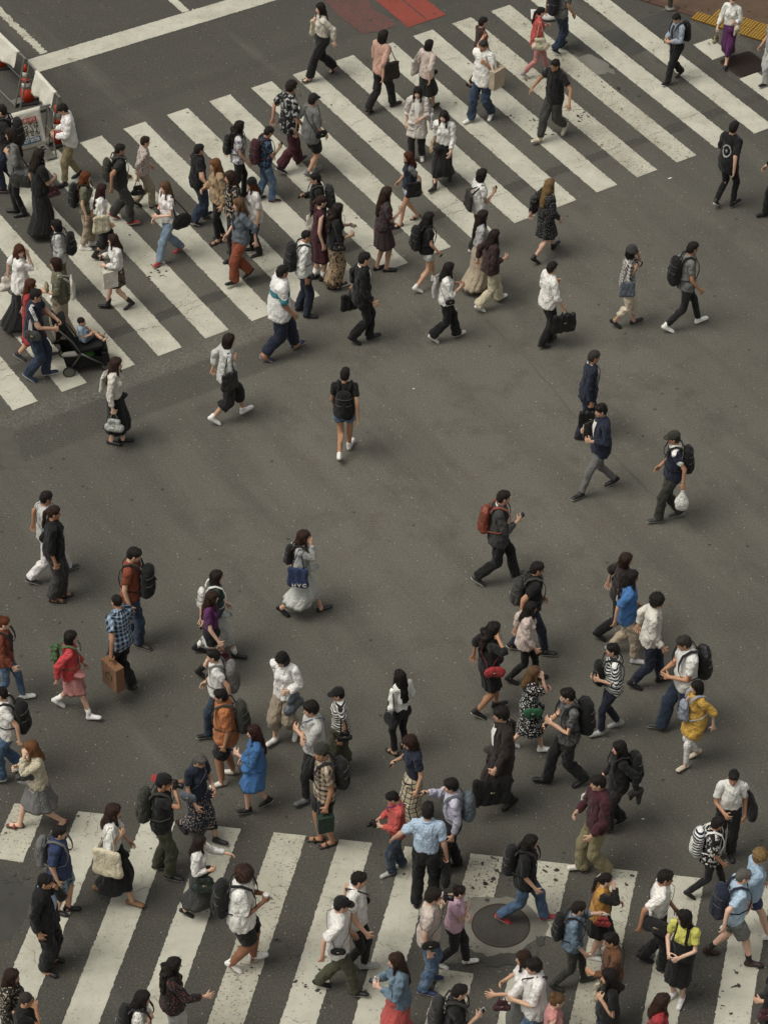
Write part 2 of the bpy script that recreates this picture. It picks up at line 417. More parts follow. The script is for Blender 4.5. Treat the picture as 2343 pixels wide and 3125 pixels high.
def shoe_tpl(kind, s):
    key = ('s', kind, s)
    if key in TPL: return TPL[key]
    a, t = J['ankle'+s], J['toe'+s]; y = a[1]
    V = Vol((-.13, y-.10, -.03), (.24, y+.11, .24 if kind == 'boot' else .15), .0145)
    d = (t-a)*(1, 1, 0); d /= np.linalg.norm(d)
    heel = np.array((a[0]-.040, y-.006, .03)); toe = np.array((t[0]+.018, t[1], .03))
    if kind in ('sneak', 'boot', 'leather'):
        r = .043 if kind == 'sneak' else .040
        V.cone(heel+(0, 0, .012), a+(.02, 0, -.025), r*.88, r, (1, .92, 1.1), k=.02)
        V.cone(a+(.02, 0, -.035), toe+(-.02, 0, .010), r, r*.84, (1, 1.02, .78), k=.025)
        V.cone(heel, toe, .034, .038, (1.08, 1.12, .7), k=.008)
        if kind == 'boot': V.cone(a+(-.01, 0, -.02), a+(-.008, -.004*np.sign(y), .11), .048, .053, k=.02)
        else: V.cone(a+(-.012, 0, -.01), a+(-.008, 0, .022), .043, .045, k=.015)
    elif kind == 'sandal':
        V.cone(heel+(0, 0, -.012), toe+(0, 0, -.012), .037, .044, (1.05, 1.1, .42), k=.006)
        V.cone(a+(.085, -.045, -.05), a+(.085, .045, -.05), .022, .022, (1, 1, 1.5), k=.01); V.cone(heel+(0, -.025, .02), heel+(0, .025, .02), .022, .022, k=.01)
    else:   # flat / heel
        V.cone(heel+(0, 0, .002), toe, .036, .038, (1, 1.0, .72), k=.01); V.cone(a+(.06, 0, -.04), toe+(-.01, 0, .006), .040, .036, (1, 1, .7), k=.02)
        V.cone(heel+(-.01, 0, .012), heel+(.01, 0, .014), .035, .035, k=.02)
    if kind != 'heel': V.plane((0, 0, .002), (0, 0, -1))
    v, q = V.mesh(); v = laplace(v, q, 1, .4).astype(np.float32)
    W = np.zeros((len(v), len(BONES)), np.float32)
    W[:, BI['ft'+s]] = 1
    if kind == 'boot':
        w = np.clip((v[:, 2]-.10)/.06, 0, 1); W[:, BI['ft'+s]] = 1-w; W[:, BI['sn'+s]] = w
    TPL[key] = (v, q, W, vnormals(v, q)); return TPL[key]
def hair_tpl(kind):
    key = ('h', kind)
    if key in TPL: return TPL[key]
    V = Vol((-.34, -.19, 1.00), (.24, .19, 1.78), .0138)
    P = lambda *a: None
    if kind == 'buzz':
        V.ell((-.010, 0, 1.620), (.098, .081, .095), .01)
        V.cone((.13, 0, 1.585), (.12, 0, 1.50), .075, .10, (1, 1.1, 1), .01, op='s'); V.plane((0, 0, 1.555), (.45, 0, -1))
    elif kind in ('short', 'messy', 'afro', 'curly', 'pixie'):
        g = {'short': 0, 'messy': .010, 'afro': .035, 'curly': .022, 'pixie': .004}[kind]
        V.ell((-.010, 0, 1.622), (.102+g, .085+g, .100+g*.8), .02)
        V.ell((-.045, 0, 1.575), (.070+g*.6, .082+g*.6, .070+g*.4), .03)
        V.ell((.055, 0, 1.665), (.052, .070, .040), .03)
        V.ell((.135, 0, 1.566), (.088, .13, .082), .012, 's')
        V.cone((.02, -.13, 1.50), (.02, .13, 1.50), .052, .052, k=.01, op='s')
        if kind == 'afro' or kind == 'curly':
            rr = random.Random(5)
            for _ in range(170):
                a, b = rr.uniform(-1, 1)*2.4+math.pi, rr.uniform(-.1, 1.45)
                V.ell((-.012+math.cos(a)*math.cos(b)*(.105+g), math.sin(a)*math.cos(b)*(.088+g), 1.62+math.sin(b)*(.10+g*.8)), (rr.uniform(.014, .022),)*3, .004)
    else:
        # bob / long / wavy / pony / bun / halfback
        tight = kind in ('pony', 'bun')
        g = 0 if tight else .007
        V.ell((-.010, 0, 1.622), (.102+g*.6, .084+g, .099+g*.4), .02)
        V.ell((.045, 0, 1.665), (.055, .070, .038), .03)
        if kind == 'bob':
            V.cone((-.030, 0, 1.60), (-.028, 0, 1.505), .094, .090, (1.0, 1.10, 1), .03)
        elif kind in ('long', 'wavy', 'mid'):
            V.cone((-.030, 0, 1.60), (-.040, 0, 1.47), .094, .082, (1.0, 1.12, 1), .03)
            zb = {'long': 1.17, 'wavy': 1.19, 'mid': 1.36}[kind]
            V.cone((-.070, 0, 1.50), (-.125, 0, zb), .075, .045 if kind == 'long' else .060, (.80, 1.45, 1), .04)
            if kind == 'wavy':
                rr = random.Random(3)
                for _ in range(46):
                    z = rr.uniform(1.17, 1.50); V.ell((-.10-rr.uniform(0, .05), rr.uniform(-.11, .11), z), (.035, .03, .045), .015)
            for y in (-1, 1): V.cone((.035, .078*y, 1.58), (.075, .090*y, 1.38 if kind != 'mid' else 1.42), .024, .018, k=.02)
        elif kind == 'pony':
            V.ell((-.05, 0, 1.585), (.065, .072, .06), .02)
            V.cone((-.105, 0, 1.635), (-.150, 0, 1.57), .026, .032, k=.015); V.cone((-.150, 0, 1.57), (-.165, 0, 1.30), .034, .016, k=.02)
        elif kind == 'bun':
            V.ell((-.05, 0, 1.585), (.065, .072, .06), .02); V.ell((-.085, 0, 1.705), (.045, .045, .040), .01)
        V.ell((.132, 0, 1.572), (.088, .066, .086), .010, 's')
        if tight: V.cone((.03, -.12, 1.515), (.03, .12, 1.515), .055, .055, k=.01, op='s')
        V.cone((.13, 0, 1.50), (.11, 0, 1.30), .078, .085, (1, .95, 1), .01, op='s')
    v, q = V.mesh(); v = laplace(v, q, 1, .5)
    n = vnormals(v, q)
    # strand grooves: follow angle round the head
    a = np.arctan2(v[:, 1], v[:, 0]+.01)
    amp = .0025 if kind in ('buzz',) else .0050+.0045*np.clip((1.56-v[:, 2])/.12, 0, 1)
    rough = np.sin(a*23+np.sin(v[:, 2]*17)*1.3)+.6*np.sin(a*41+v[:, 2]*21)
    if kind in ('messy', 'curly', 'afro', 'short', 'pixie'): rough = rough*.5+np.sin(v[:, 0]*90+3*np.sin(v[:, 1]*60))*np.sin(v[:, 1]*85+v[:, 2]*60)
    v = v+n*(amp*rough)[:, None]
    n = vnormals(v, q); rs_ = np.random.RandomState(len(v)); nb = 150 if kind in ('long', 'wavy', 'mid', 'bob') else (110 if kind != 'buzz' else 0)
    pick = rs_.choice(len(v), nb, replace=False) if nb else np.zeros(0, int)
    g_ = np.array((-.25, 0, -1.)); p0, n0 = v[pick], n[pick]; tn = g_-n0*(n0@g_)[:, None]+rs_.normal(0, .35, (nb, 3)); tn /= np.linalg.norm(tn, axis=1, keepdims=True)+1e-9
    sd = np.cross(tn, n0); ln = rs_.uniform(.03, .085, (nb, 1)) if kind not in ('short', 'messy', 'afro', 'curly', 'pixie', 'pony', 'bun') else rs_.uniform(.02, .045, (nb, 1))
    bl = np.concatenate([p0+sd*.006-n0*.003, p0-sd*.006-n0*.003, p0+tn*ln*.6+n0*.006, p0+tn*ln+n0*rs_.uniform(.0, .014, (nb, 1))]); k0 = len(v); ar = np.arange(nb)
    tri = np.concatenate([np.stack([k0+ar, k0+nb+ar, k0+2*nb+ar], 1), np.stack([k0+ar, k0+2*nb+ar, k0+3*nb+ar], 1)]) if nb else np.zeros((0, 3), int)
    v = np.concatenate([v, bl]) if nb else v
    W = np.zeros((len(v), len(BONES)), np.float32)
    w = np.clip((1.46-v[:, 2])/.16, 0, 1)*np.clip((-.0-v[:, 0])/.05, 0, 1)
    W[:, BI['head']] = 1-w*.75; W[:, BI['chest']] = w*.75
    TPL[key] = (v.astype(np.float32), [q, tri], W, None); return TPL[key]
def hat_tpl(kind):
    key = ('hat', kind)
    if key in TPL: return TPL[key]
    V = Vol((-.20, -.15, 1.52), (.26, .15, 1.80), .012)
    back = kind == 'cap_back'
    if kind in ('cap', 'cap_back', 'bill'):
        V.ell((-.008, 0, 1.635), (.118, .100, .104), .01, cut=[((0, 0, 1.632), (.05, 0, -1))])
        sx = -1 if back else 1
        V.ell((sx*.118-.01, 0, 1.628), (.085, .078, .012), .008)
        V.ell((-.008, 0, 1.738), (.012, .012, .008), .004)
    elif kind == 'beanie':
        V.ell((-.014, 0, 1.650), (.118, .099, .118), .01, cut=[((0, 0, 1.625), (.1, 0, -1))]); V.ell((-.012, 0, 1.645), (.121, .103, .030), .01)
    elif kind == 'bucket':
        V.ell((-.010, 0, 1.650), (.118, .102, .105), .01, cut=[((0, 0, 1.62), (0, 0, -1))])
        V.cone((-.005, 0, 1.655), (.012, 0, 1.610), .098, .140, (1, .9, .12), .02)
    v, q = V.mesh(); v = laplace(v, q, 1, .4).astype(np.float32)
    W = np.zeros((len(v), len(BONES)), np.float32); W[:, BI['head']] = 1
    TPL[key] = (v, q, W, vnormals(v, q)); return TPL[key]
# ------------------------------------------------------------------ cloth, skin, hair materials (colour comes from the object)
def rest_vec(t): return t('Attribute', attribute_name='rest').outputs['Vector']
def cloth(pat='plain'):
    key = 'cloth_'+pat
    if key in MATS: return MATS[key]
    t = NT(key); r = rest_vec(t); oi = t('ObjectInfo'); c1 = oi.outputs['Color']
    c2 = t('Attribute', attribute_type='OBJECT', attribute_name='c2').outputs['Color']
    rnd = oi.outputs['Random']; off = t('VectorMath', {0: r}, operation='ADD'); cx = t('CombineXYZ', {0: t.math('MULTIPLY', rnd, 37.0), 1: t.math('MULTIPLY', rnd, 91.0)})
    t.t.links.new(cx.outputs[0], off.inputs[1]); ro = off.outputs[0]
    sep = t('SeparateXYZ'); t.set(sep.inputs[0], r); X, Y, Z = sep.outputs
    ang = t.math('ARCTAN2', Y, X)
    def wave(v, freq, duty): return t.math('LESS_THAN', t.math('FRACT', t.math('MULTIPLY', v, freq)), duty)
    c = c1; rough, spec = .85, .25
    if pat == 'stripe': c = t.mix(c1, c2, wave(Z, 22.0, .5))
    elif pat == 'pinstripe': c = t.mix(c1, c2, wave(ang, 9.0, .3))
    elif pat == 'band': c = t.mix(c1, c2, t.math('MULTIPLY', t.math('GREATER_THAN', Z, 1.205), t.math('LESS_THAN', Z, 1.30)))
    elif pat in ('plaid', 'check', 'windowpane'):
        q = {'plaid': (15.0, 2.2, .42), 'check': (20.0, 3.0, .5), 'windowpane': (12.0, 1.8, .16)}[pat]
        a = wave(Z, q[0], q[2]); b = wave(ang, q[1], q[2])
        if pat == 'windowpane': c = t.mix(c1, c2, t.math('MAXIMUM', a, b))
        else: c = t.mix(c1, c2, t.math('MULTIPLY', t.math('ADD', a, b), .5))
    elif pat in ('dots', 'floral', 'print'):
        sc_ = {'dots': 52.0, 'floral': 34.0, 'print': 20.0}[pat]
        v = t('TexVoronoi', {'Scale': sc_}); t.set(v.inputs['Vector'], ro)
        d = v.outputs['Distance']
        if pat == 'print':
            n = t.noise(ro, 17.0, 2); c = t.mix(c1, c2, t.math('MULTIPLY', t.math('GREATER_THAN', n, .55), t.math('LESS_THAN', n, .68)))
        else: c = t.mix(c1, c2, t.math('LESS_THAN', d, 0.24 if pat == 'dots' else .34))
    elif pat in ('tiedye', 'camo', 'mottle'):
        n = t.noise(ro, 11.0 if pat != 'mottle' else 30.0, 4, .65); c = t.mix(c1, c2, t.mapr(n, .42, .60))
    elif pat == 'denim':
        n = t.noise(ro, 6.0, 3); fd = t.mapr(n, .45, .68); c = t.mix(c1, c2, t.math('MULTIPLY', fd, .55))
    elif pat == 'lace':
        n = t.noise(ro, 45.0, 2); c = t.mix(c1, c2, t.math('MULTIPLY', t.math('GREATER_THAN', n, .52), .55))
    elif pat == 'ring':      # pale ring of chain printed on the back
        dy = t.math('MULTIPLY', Y, 1.25); dz = t.math('SUBTRACT', Z, 1.20)
        rr = t.math('SQRT', t.math('ADD', t.math('MULTIPLY', dy, dy), t.math('MULTIPLY', dz, dz)))
        m = t.math('LESS_THAN', t.math('ABSOLUTE', t.math('SUBTRACT', rr, .105)), .013)
        m = t.math('MAXIMUM', m, t.math('MULTIPLY', t.math('LESS_THAN', rr, .030), t.math('GREATER_THAN', t.noise(r, 60.0, 1), .52)))
        c = t.mix(c1, c2, t.math('MULTIPLY', m, t.math('LESS_THAN', X, -.03)))
    elif pat == 'chestlogo':
        m = t.math('MULTIPLY', t.math('LESS_THAN', t.math('ABSOLUTE', t.math('SUBTRACT', Z, 1.22)), .05), t.math('LESS_THAN', t.math('ABSOLUTE', Y), .08))
        m = t.math('MULTIPLY', m, t.math('GREATER_THAN', t.noise(r, 40.0, 1), .54)); c = t.mix(c1, c2, t.math('MULTIPLY', m, t.math('GREATER_THAN', X, .03)))
    elif pat == 'raglan':    # sleeves and shoulders in a second colour
        c = t.mix(c1, c2, t.math('GREATER_THAN', t.math('ADD', t.math('ABSOLUTE', Y), t.math('MULTIPLY', t.math('SUBTRACT', Z, 1.0), .35)), .285))
    elif pat == 'side':      # narrow pale tapes down the shoulders
        c = t.mix(c1, c2, t.math('MULTIPLY', t.math('LESS_THAN', t.math('ABSOLUTE', t.math('ADD', X, .015)), .028), t.math('MULTIPLY', t.math('GREATER_THAN', t.math('ABSOLUTE', Y), .10), wave(X, 50.0, .6))))
    elif pat == 'contrast':  # second colour for collar and sleeve ends
        c = t.mix(c1, c2, t.math('MAXIMUM', t.math('GREATER_THAN', Z, 1.425), t.math('GREATER_THAN', t.math('ABSOLUTE', Y), .288)))
    elif pat == 'overall':   # pinafore: dark below, pale above with dark straps
        m = t.math('MAXIMUM', t.math('LESS_THAN', Z, 1.19), t.math('LESS_THAN', t.math('ABSOLUTE', t.math('SUBTRACT', t.math('ABSOLUTE', Y), .10)), .022)); c = t.mix(c1, c2, m)
    elif pat == 'brim': c = t.mix(c1, c2, t.math('GREATER_THAN', t.math('ABSOLUTE', t.math('ADD', X, .008)), .112))
    elif pat == 'leather': rough, spec = .35, .5
    elif pat == 'sheen': rough, spec = .5, .4
    vcol = t.noise(ro, 5.0, 4)
    c = t.mix(c, (.02, .018, .015), t.mapr(vcol, .35, .75, .0, .16))
    st = t('VectorMath', {0: ro, 1: (1.0, 1.0, .45)}, operation='MULTIPLY')
    h = t.noise(st.outputs[0], 17.0, 3, .55); h2 = t.noise(ro, 42.0, 2, .5)
    t.bump(t.math('ADD', h, t.math('MULTIPLY', h2, .35)), .95, .045)
    t.b.inputs['Sheen Weight'].default_value = .0 if pat in ('leather',) else .08
    MATS[key] = t.done(c, rough, spec); return MATS[key]
def skin_mat():
    if 'skin' in MATS: return MATS['skin']
    t = NT('skin'); r = rest_vec(t); c1 = t('ObjectInfo').outputs['Color']
    sep = t('SeparateXYZ'); t.set(sep.inputs[0], r); X, Y, Z = sep.outputs
    ay = t.math('ABSOLUTE', Y); front = t.math('GREATER_THAN', X, .055)
    def blob(cy, cz, ry, rz):
        a = t.math('DIVIDE', t.math('SUBTRACT', ay, cy), ry); b = t.math('DIVIDE', t.math('SUBTRACT', Z, cz), rz)
        return t.math('MULTIPLY', front, t.math('LESS_THAN', t.math('ADD', t.math('MULTIPLY', a, a), t.math('MULTIPLY', b, b)), 1.0))
    n = t.noise(r, 14.0, 3); c = t.mix(c1, t.mix(c1, (.55, .18, .12), .35), t.mapr(n, .45, .75))
    c = t.mix(c, (.42, .13, .11), t.math('MULTIPLY', blob(0.0, 1.536, .024, .010), .65))
    c = t.mix(c, (.55, .52, .48), blob(.031, 1.596, .014, .0055)); c = t.mix(c, (.015, .010, .008), blob(.031, 1.596, .0065, .006))
    c = t.mix(c, (.03, .02, .014), t.math('MULTIPLY', blob(.032, 1.617, .019, .0045), .85))
    t.bump(t.noise(r, 60.0, 2), .15, .004)
    t.b.inputs['Subsurface Weight'].default_value = .0
    MATS['skin'] = t.done(c, .55, .35); return MATS['skin']
def hair_mat():
    if 'hair' in MATS: return MATS['hair']
    t = NT('hair'); r = rest_vec(t); c1 = t('ObjectInfo').outputs['Color']
    sep = t('SeparateXYZ'); t.set(sep.inputs[0], r); X, Y, Z = sep.outputs
    a = t.math('ARCTAN2', Y, X); cv = t('CombineXYZ', {0: t.math('MULTIPLY', a, 14.0), 1: t.math('MULTIPLY', Z, 9.0), 2: X})
    n = t.noise(cv.outputs[0], 1.6, 4, .65)
    c = t.mix(t.mix(c1, (.0, .0, .0), .5), t.mix(c1, (.30, .21, .13), .06), t.mapr(n, .35, .68))
    t.bump(n, .9, .022)
    MATS['hair'] = t.done(c, .50, .35); return MATS['hair']
def shoe_mat():
    if 'shoe' in MATS: return MATS['shoe']
    t = NT('shoe_leather'); r = rest_vec(t); c1 = t('ObjectInfo').outputs['Color']; c2 = t('Attribute', attribute_type='OBJECT', attribute_name='c2').outputs['Color']
    sep = t('SeparateXYZ'); t.set(sep.inputs[0], r)
    c = t.mix(c1, c2, t.math('LESS_THAN', sep.outputs[2], .031))
    c = t.mix(c, (.03, .028, .025), t.mapr(t.noise(r, 40.0, 3), .45, .8, 0.0, .4))
    t.bump(t.noise(r, 70.0, 2), .4, .006)
    MATS['shoe'] = t.done(c, .5, .4); return MATS['shoe']
# ------------------------------------------------------------------ palette measured from the photo
PAL = dict(w='e6e2d8', ow='d6cfbe', cr='cdbf9e', k='201f1e', bk='161615', ch='2e2d2a', dg='3c3b38', g='6e6d68', lg='a5a49d', pg='bdbcb4', n='1f2637', nb='2b3a5c', b='b3a083', tan='a58a63', kh='8c8058',
           ol='45452f', dol='35352a', jn='44607c', dj='2a384a', lj='8499a8', den='5c7383', rd='a8262a', rb='c4262a', mr='471c24', br='3a2620', dbr='2c211b', tn='8a6038', orr='b5692c', rust='8a4020', cor='c1493f', pk='c78079',
           sal='c69680', pnk='cfa9b8', pur='5d2358', mag='5a1f56', blu='3a70a8', sky='9db6c8', lb='a9c0d2', teal='2f7f87', grn='1f5a36', lav='bdb8c6', yel='c89a1f', lem='c6c545', gold='c28a1e', dgn='2c4a42', sil='9aa3ad', bg2='a8977d', olv='6b6950', brn='6a4326', rus2='8c3f26', mau='c9b6a8', gb='5f676e')
HAIR = dict(k='15110f', d='22160f', br='3a2318', au='5a2c16', or_='7a3d18', bl='9a7b4d', st='8a5a35', g='77736b', dgy='3f3b37', lb='7a5a3a', rd='3a1713')
SKIN = dict(a='c09a7e', b='aa8062', c='cfab93', d='855d43')
def mat4(Rm, head_r, head_p): return Rm, head_p-Rm@head_r
def Ry(a): c, s = math.cos(a), math.sin(a); return np.array([[c, 0, s], [0, 1, 0], [-s, 0, c]])
def Rz(a): c, s = math.cos(a), math.sin(a); return np.array([[c, -s, 0], [s, c, 0], [0, 0, 1.]])
def frame(d, p):
    d = d/np.linalg.norm(d); p = p-(p@d)*d; p = p/(np.linalg.norm(p)+1e-9); return np.stack([d, p, np.cross(d, p)], 1)
def align(rd, rp, pd, pp): return frame(pd, pp)@frame(rd, rp).T
def two_bone(a, t, l1, l2, pole):
    v = t-a; D = np.linalg.norm(v); D2 = min(max(D, abs(l1-l2)+.01), (l1+l2)*.997); u = v/(D+1e-9)
    x = (l1*l1-l2*l2+D2*D2)/(2*D2); h = math.sqrt(max(l1*l1-x*x, 0)); p = pole-(pole@u)*u; p /= np.linalg.norm(p)+1e-9
    return a+u*x+p*h, a+u*D2, p
# hand target relative to the shoulder (forward, outward, up), elbow direction, finger curl
ARM = {'d': ((.03, .07, -.50), (-1, .25, 0), .5), 'F': ((.19, .04, -.455), (-1, .3, -.2), .5), 'B': ((-.20, .08, -.44), (-1, .3, .2), .5),
       'p': ((.27, -.09, -.17), (-.3, .5, -.9), .9), 'q': ((.27, -.08, -.28), (-.4, .5, -.8), .9), 's': ((.12, -.05, -.10), (-.25, .45, -.9), 1.4),
       'f': ((.17, -.13, .10), (.1, .35, -.9), .9), 'e': ((.10, -.02, .13), (.0, .8, -.6), .9), 'c': ((.20, -.24, -.20), (-.1, .7, -.7), .8),
       'x': ((.22, .00, -.22), (-.5, .3, -.9), 1.2), 'r': ((.43, .06, -.20), (-.2, .5, -.8), .4), 'u': ((.36, -.04, -.27), (-.2, .7, -.7), 1.5),
       'o': ((.12, .28, -.38), (-.8, .2, .3), .4), 'h': ((.03, .10, -.50), (-1, .3, 0), 1.5), 't': ((.17, -.13, .13), (.0, .8, -.6), 1.0),
       'w': ((.36, .02, -.05), (-.2, .5, -.8), .8), 'G': ((.18, .10, -.46), (-1, .3, -.2), 1.5), 'K': ((-.14, .13, -.45), (-1, .4, .2), 1.5)}
def pose_bones(q):
    """q: dict with feet (L, R ankle targets in rest scale), lean, twist, head yaw/pitch, arms"""
    P = {}; M = {}
    lean, tw = q['lean'], q['twist']
    pz = .93-.012
    fl, fr = np.array(q['footL'][0]), np.array(q['footR'][0])
    px = q.get('px', 0.0)
    l1 = np.linalg.norm(J['kneeL']-J['hipL']); l2 = np.linalg.norm(J['ankleL']-J['kneeL'])
    if 'pz' in q: pz = q['pz']
    else:
        for _ in range(60):
            ok = True
            for s, f in (('L', fl), ('R', fr)):
                hp = np.array((px, J['hip'+s][1], pz-.03))
                if np.linalg.norm(f-hp) > (l1+l2)*.992: ok = False
            if ok: break
            pz -= .006
    pel = np.array((px, 0, pz)); Rp = Rz(-tw*.35)@Ry(lean*.25)
    M['pelvis'] = mat4(Rp, J['pelvis'], pel)
    ap = lambda b, x: M[b][0]@x+M[b][1]
    sp = ap('pelvis', J['spine']); Rs = Rz(tw*.3)@Ry(lean*.6); M['spine'] = mat4(Rs, J['spine'], sp)
    chs = ap('spine', J['chest']); Rc = Rz(tw)@Ry(lean); M['chest'] = mat4(Rc, J['chest'], chs)
    nk = ap('chest', J['neck']); Rh = Rz(q['hyaw'])@Ry(q['hpitch']); Rn = Rz((q['hyaw']+tw)*.5)@Ry((lean+q['hpitch'])*.5+.05)
    M['neck'] = mat4(Rn, J['neck'], nk); hd = ap('neck', J['head']); M['head'] = mat4(Rh*q.get('hs', .93), J['head'], hd)
    for s, y in (('L', 1), ('R', -1)):
        hp = ap('pelvis', J['hip'+s]); tgt, pitch, yaw = (q['foot'+s]+(0,))[:3] if isinstance(q['foot'+s], tuple) else q['foot'+s]
        kn, an, _ = two_bone(hp, np.array(tgt, float), l1, l2, np.array((1, .06*y, .15)))
        fwd = np.array((1., 0, 0))
        pol = fwd if 'sit' not in q else np.array((.3, 0, 1.))
        M['th'+s] = mat4(align(J['knee'+s]-J['hip'+s], fwd, kn-hp, pol), J['hip'+s], hp)
        M['sn'+s] = mat4(align(J['ankle'+s]-J['knee'+s], fwd, an-kn, pol), J['knee'+s], kn)
        M['ft'+s] = mat4(Rz(yaw+.10*y)@Ry(pitch), J['ankle'+s], an)
        P['knee'+s], P['ankle'+s], P['hip'+s] = kn, an, hp
        sh = ap('chest', J['sh'+s]); code = q['arms'][0 if s == 'L' else 1]; (tx, ty, tz), pole, curl = ARM[code]
        tgt = q.get('hand'+s); Rt = Rz(tw*.6)@Ry(lean*.5)
        if tgt is None: tgt = sh+Rt@np.array((tx, ty*y, tz))
        pole = Rt@np.array((pole[0], pole[1]*y, pole[2]), float)
        a1 = np.linalg.norm(J['el'+s]-J['sh'+s]); a2 = np.linalg.norm(J['wr'+s]-J['el'+s])
        dv = np.array(tgt)-sh; dist = np.linalg.norm(dv); tgt = sh+dv*min(1, .98*(a1+a2)/dist)
        el, wr, pp = two_bone(sh, tgt, a1, a2, pole)
        back = np.array((-1., 0, 0))
        M['ua'+s] = mat4(align(J['el'+s]-J['sh'+s], back, el-sh, pp), J['sh'+s], sh)
        M['fa'+s] = mat4(align(J['wr'+s]-J['el'+s], back, wr-el, pp), J['el'+s], el)
        Rf = M['fa'+s][0]; M['ha'+s] = mat4(Rf, J['wr'+s], wr)
        u, t, n = Rf@J['hu'+s], Rf@J['ht'+s], Rf@J['hn'+s]
        P['sh'+s], P['el'+s], P['wr'+s] = sh, el, wr
        P['grip'+s] = wr+u*.088+n*.026; P['hu'+s], P['ht'+s], P['hn'+s] = u, t, n
        def rot(ax, a):
            ax = ax/np.linalg.norm(ax); K = np.array([[0, -ax[2], ax[1]], [ax[2], 0, -ax[0]], [-ax[1], ax[0], 0]]); return np.eye(3)+math.sin(a)*K+(1-math.cos(a))*K@K
        ax = np.cross(u, n)
        for i in range(5):
            c = curl*(1.0 if i < 4 else .35); c1 = c*(.65+.10*i if i < 4 else .6); A = rot(ax, c1)@Rf; b = M['ha'+s][0]@J['f%d%sa' % (i, s)]+M['ha'+s][1]
            M['g%d%s' % (i, s)] = mat4(A, J['f%d%sa' % (i, s)], b)
            m2 = M['g%d%s' % (i, s)]; b2 = m2[0]@J['f%d%sb' % (i, s)]+m2[1]; M['h%d%s' % (i, s)] = mat4(rot(ax, c1+c*.9)@Rf, J['f%d%sb' % (i, s)], b2)
    P['M'] = M; P['Rh'] = Rh
    Rall = np.stack([M[b[0]][0] for b in BONES]); Tall = np.stack([M[b[0]][1] for b in BONES]); P['RT'] = (Rall, Tall)
    return P
def skin_pts(v, W, RT):
    Rm = np.tensordot(W, RT[0], 1); T = W@RT[1]
    return np.einsum('nij,nj->ni', Rm, v.astype(float))+T
def wrinkle(v, n, rng, amp):
    d = np.zeros(len(v))
    for k in range(7):
        w = np.array([rng.uniform(-1, 1), rng.uniform(-1, 1), rng.uniform(-.8, .8)])*rng.uniform(34, 82)
        d += np.sin(v@w+rng.uniform(0, 6.3)+1.5*np.sin(v@np.roll(w, 1)*.45))*rng.uniform(.5, 1)
    return v+n*(d*amp/2.1)[:, None]
def skirt_mesh(P, z0, z1, r0, flare, rng, pleat=10, sway=.03, n=56, m=16, open_front=False):
    """cloth that falls from the waist round both legs of the posed figure"""
    RT = P['M']['pelvis']; V = []; REST = []
    ph = np.linspace(0, 2*np.pi, n, endpoint=False); c, s = np.cos(ph), np.sin(ph)
    def legpt(S, z):
        h, k, a = P['hip'+S], P['knee'+S], P['ankle'+S]
        for A, B in ((h, k), (k, a)):
            lo, hi = sorted((A[2], B[2]))
            if lo <= z <= hi or (A is k): t = np.clip((A[2]-z)/(A[2]-B[2]+1e-9), 0, 1); return (A+(B-A)*t)[:2]
        return h[:2]
    w0 = RT[0]@np.array((0, 0, z0))+RT[1]; p1, p2 = rng.uniform(0, 6.3), rng.uniform(0, 6.3)
    drop = w0[2]-max(.03, w0[2]-(z0-z1))
    for i in range(m):
        t = i/(m-1); z = w0[2]-drop*t
        base = r0+(flare)*t**1.1+.035*math.sin(min(1, t*4)*math.pi/2)
        cL, cR = legpt('L', min(z, w0[2]-.08)), legpt('R', min(z, w0[2]-.08)); mid = (cL+cR)/2*min(1, t*1.6)+w0[:2]*(1-min(1, t*1.6))
        mid = mid-np.array((sway*t**2, 0))
        rx, ry = base*(.76+.2*t), base
        r = 1/np.sqrt((c/rx)**2+(s/ry)**2)
        for cl in (cL, cR):
            q = cl-mid; rad = .085-.025*t; b = q[0]*c+q[1]*s; disc = rad*rad-(q@q-b*b); e = np.where(disc > 0, b+np.sqrt(np.maximum(disc, 0)), 0)+.012
            r = np.maximum(r, np.where(t > .12, e, 0))
        for _ in range(3): r = np.maximum(r, .5*r+.25*(np.roll(r, 1)+np.roll(r, -1)))
        r = .4*r+.3*(np.roll(r, 1)+np.roll(r, -1))
        r = r+t**.8*(.009+.006*flare/.1*.5)*(np.sin(ph*pleat+p1+.8*np.sin(ph*3+p2))+.4*np.sin(ph*(pleat*2+1)+p2+t*2))
        zz = z+(.012*np.sin(ph*3+p1)*t)
        V.append(np.stack([mid[0]+c*r, mid[1]+s*r, zz], 1)); REST.append(np.stack([c*.2, s*.2, np.full(n, z0-(z0-z1)*t)], 1))
    k = len(V); top = np.array([[w0[0], w0[1], w0[2]+.01]]); bot = np.array([[V[-1][:, 0].mean(), V[-1][:, 1].mean(), V[-1][:, 2].mean()+.10]])
    F = [(i*n+j, i*n+(j+1) % n, (i+1)*n+(j+1) % n, (i+1)*n+j) for i in range(k-1) for j in range(n)]
    F = np.array(F)[:, ::-1]; v = np.concatenate(V+[top, bot]); rs = np.concatenate(REST+[top, bot])
    T = [(k*n, j, (j+1) % n) for j in range(n)]+[(k*n+1, (k-1)*n+(j+1) % n, (k-1)*n+j) for j in range(n)]
    return v, [F, np.array(T)], rs
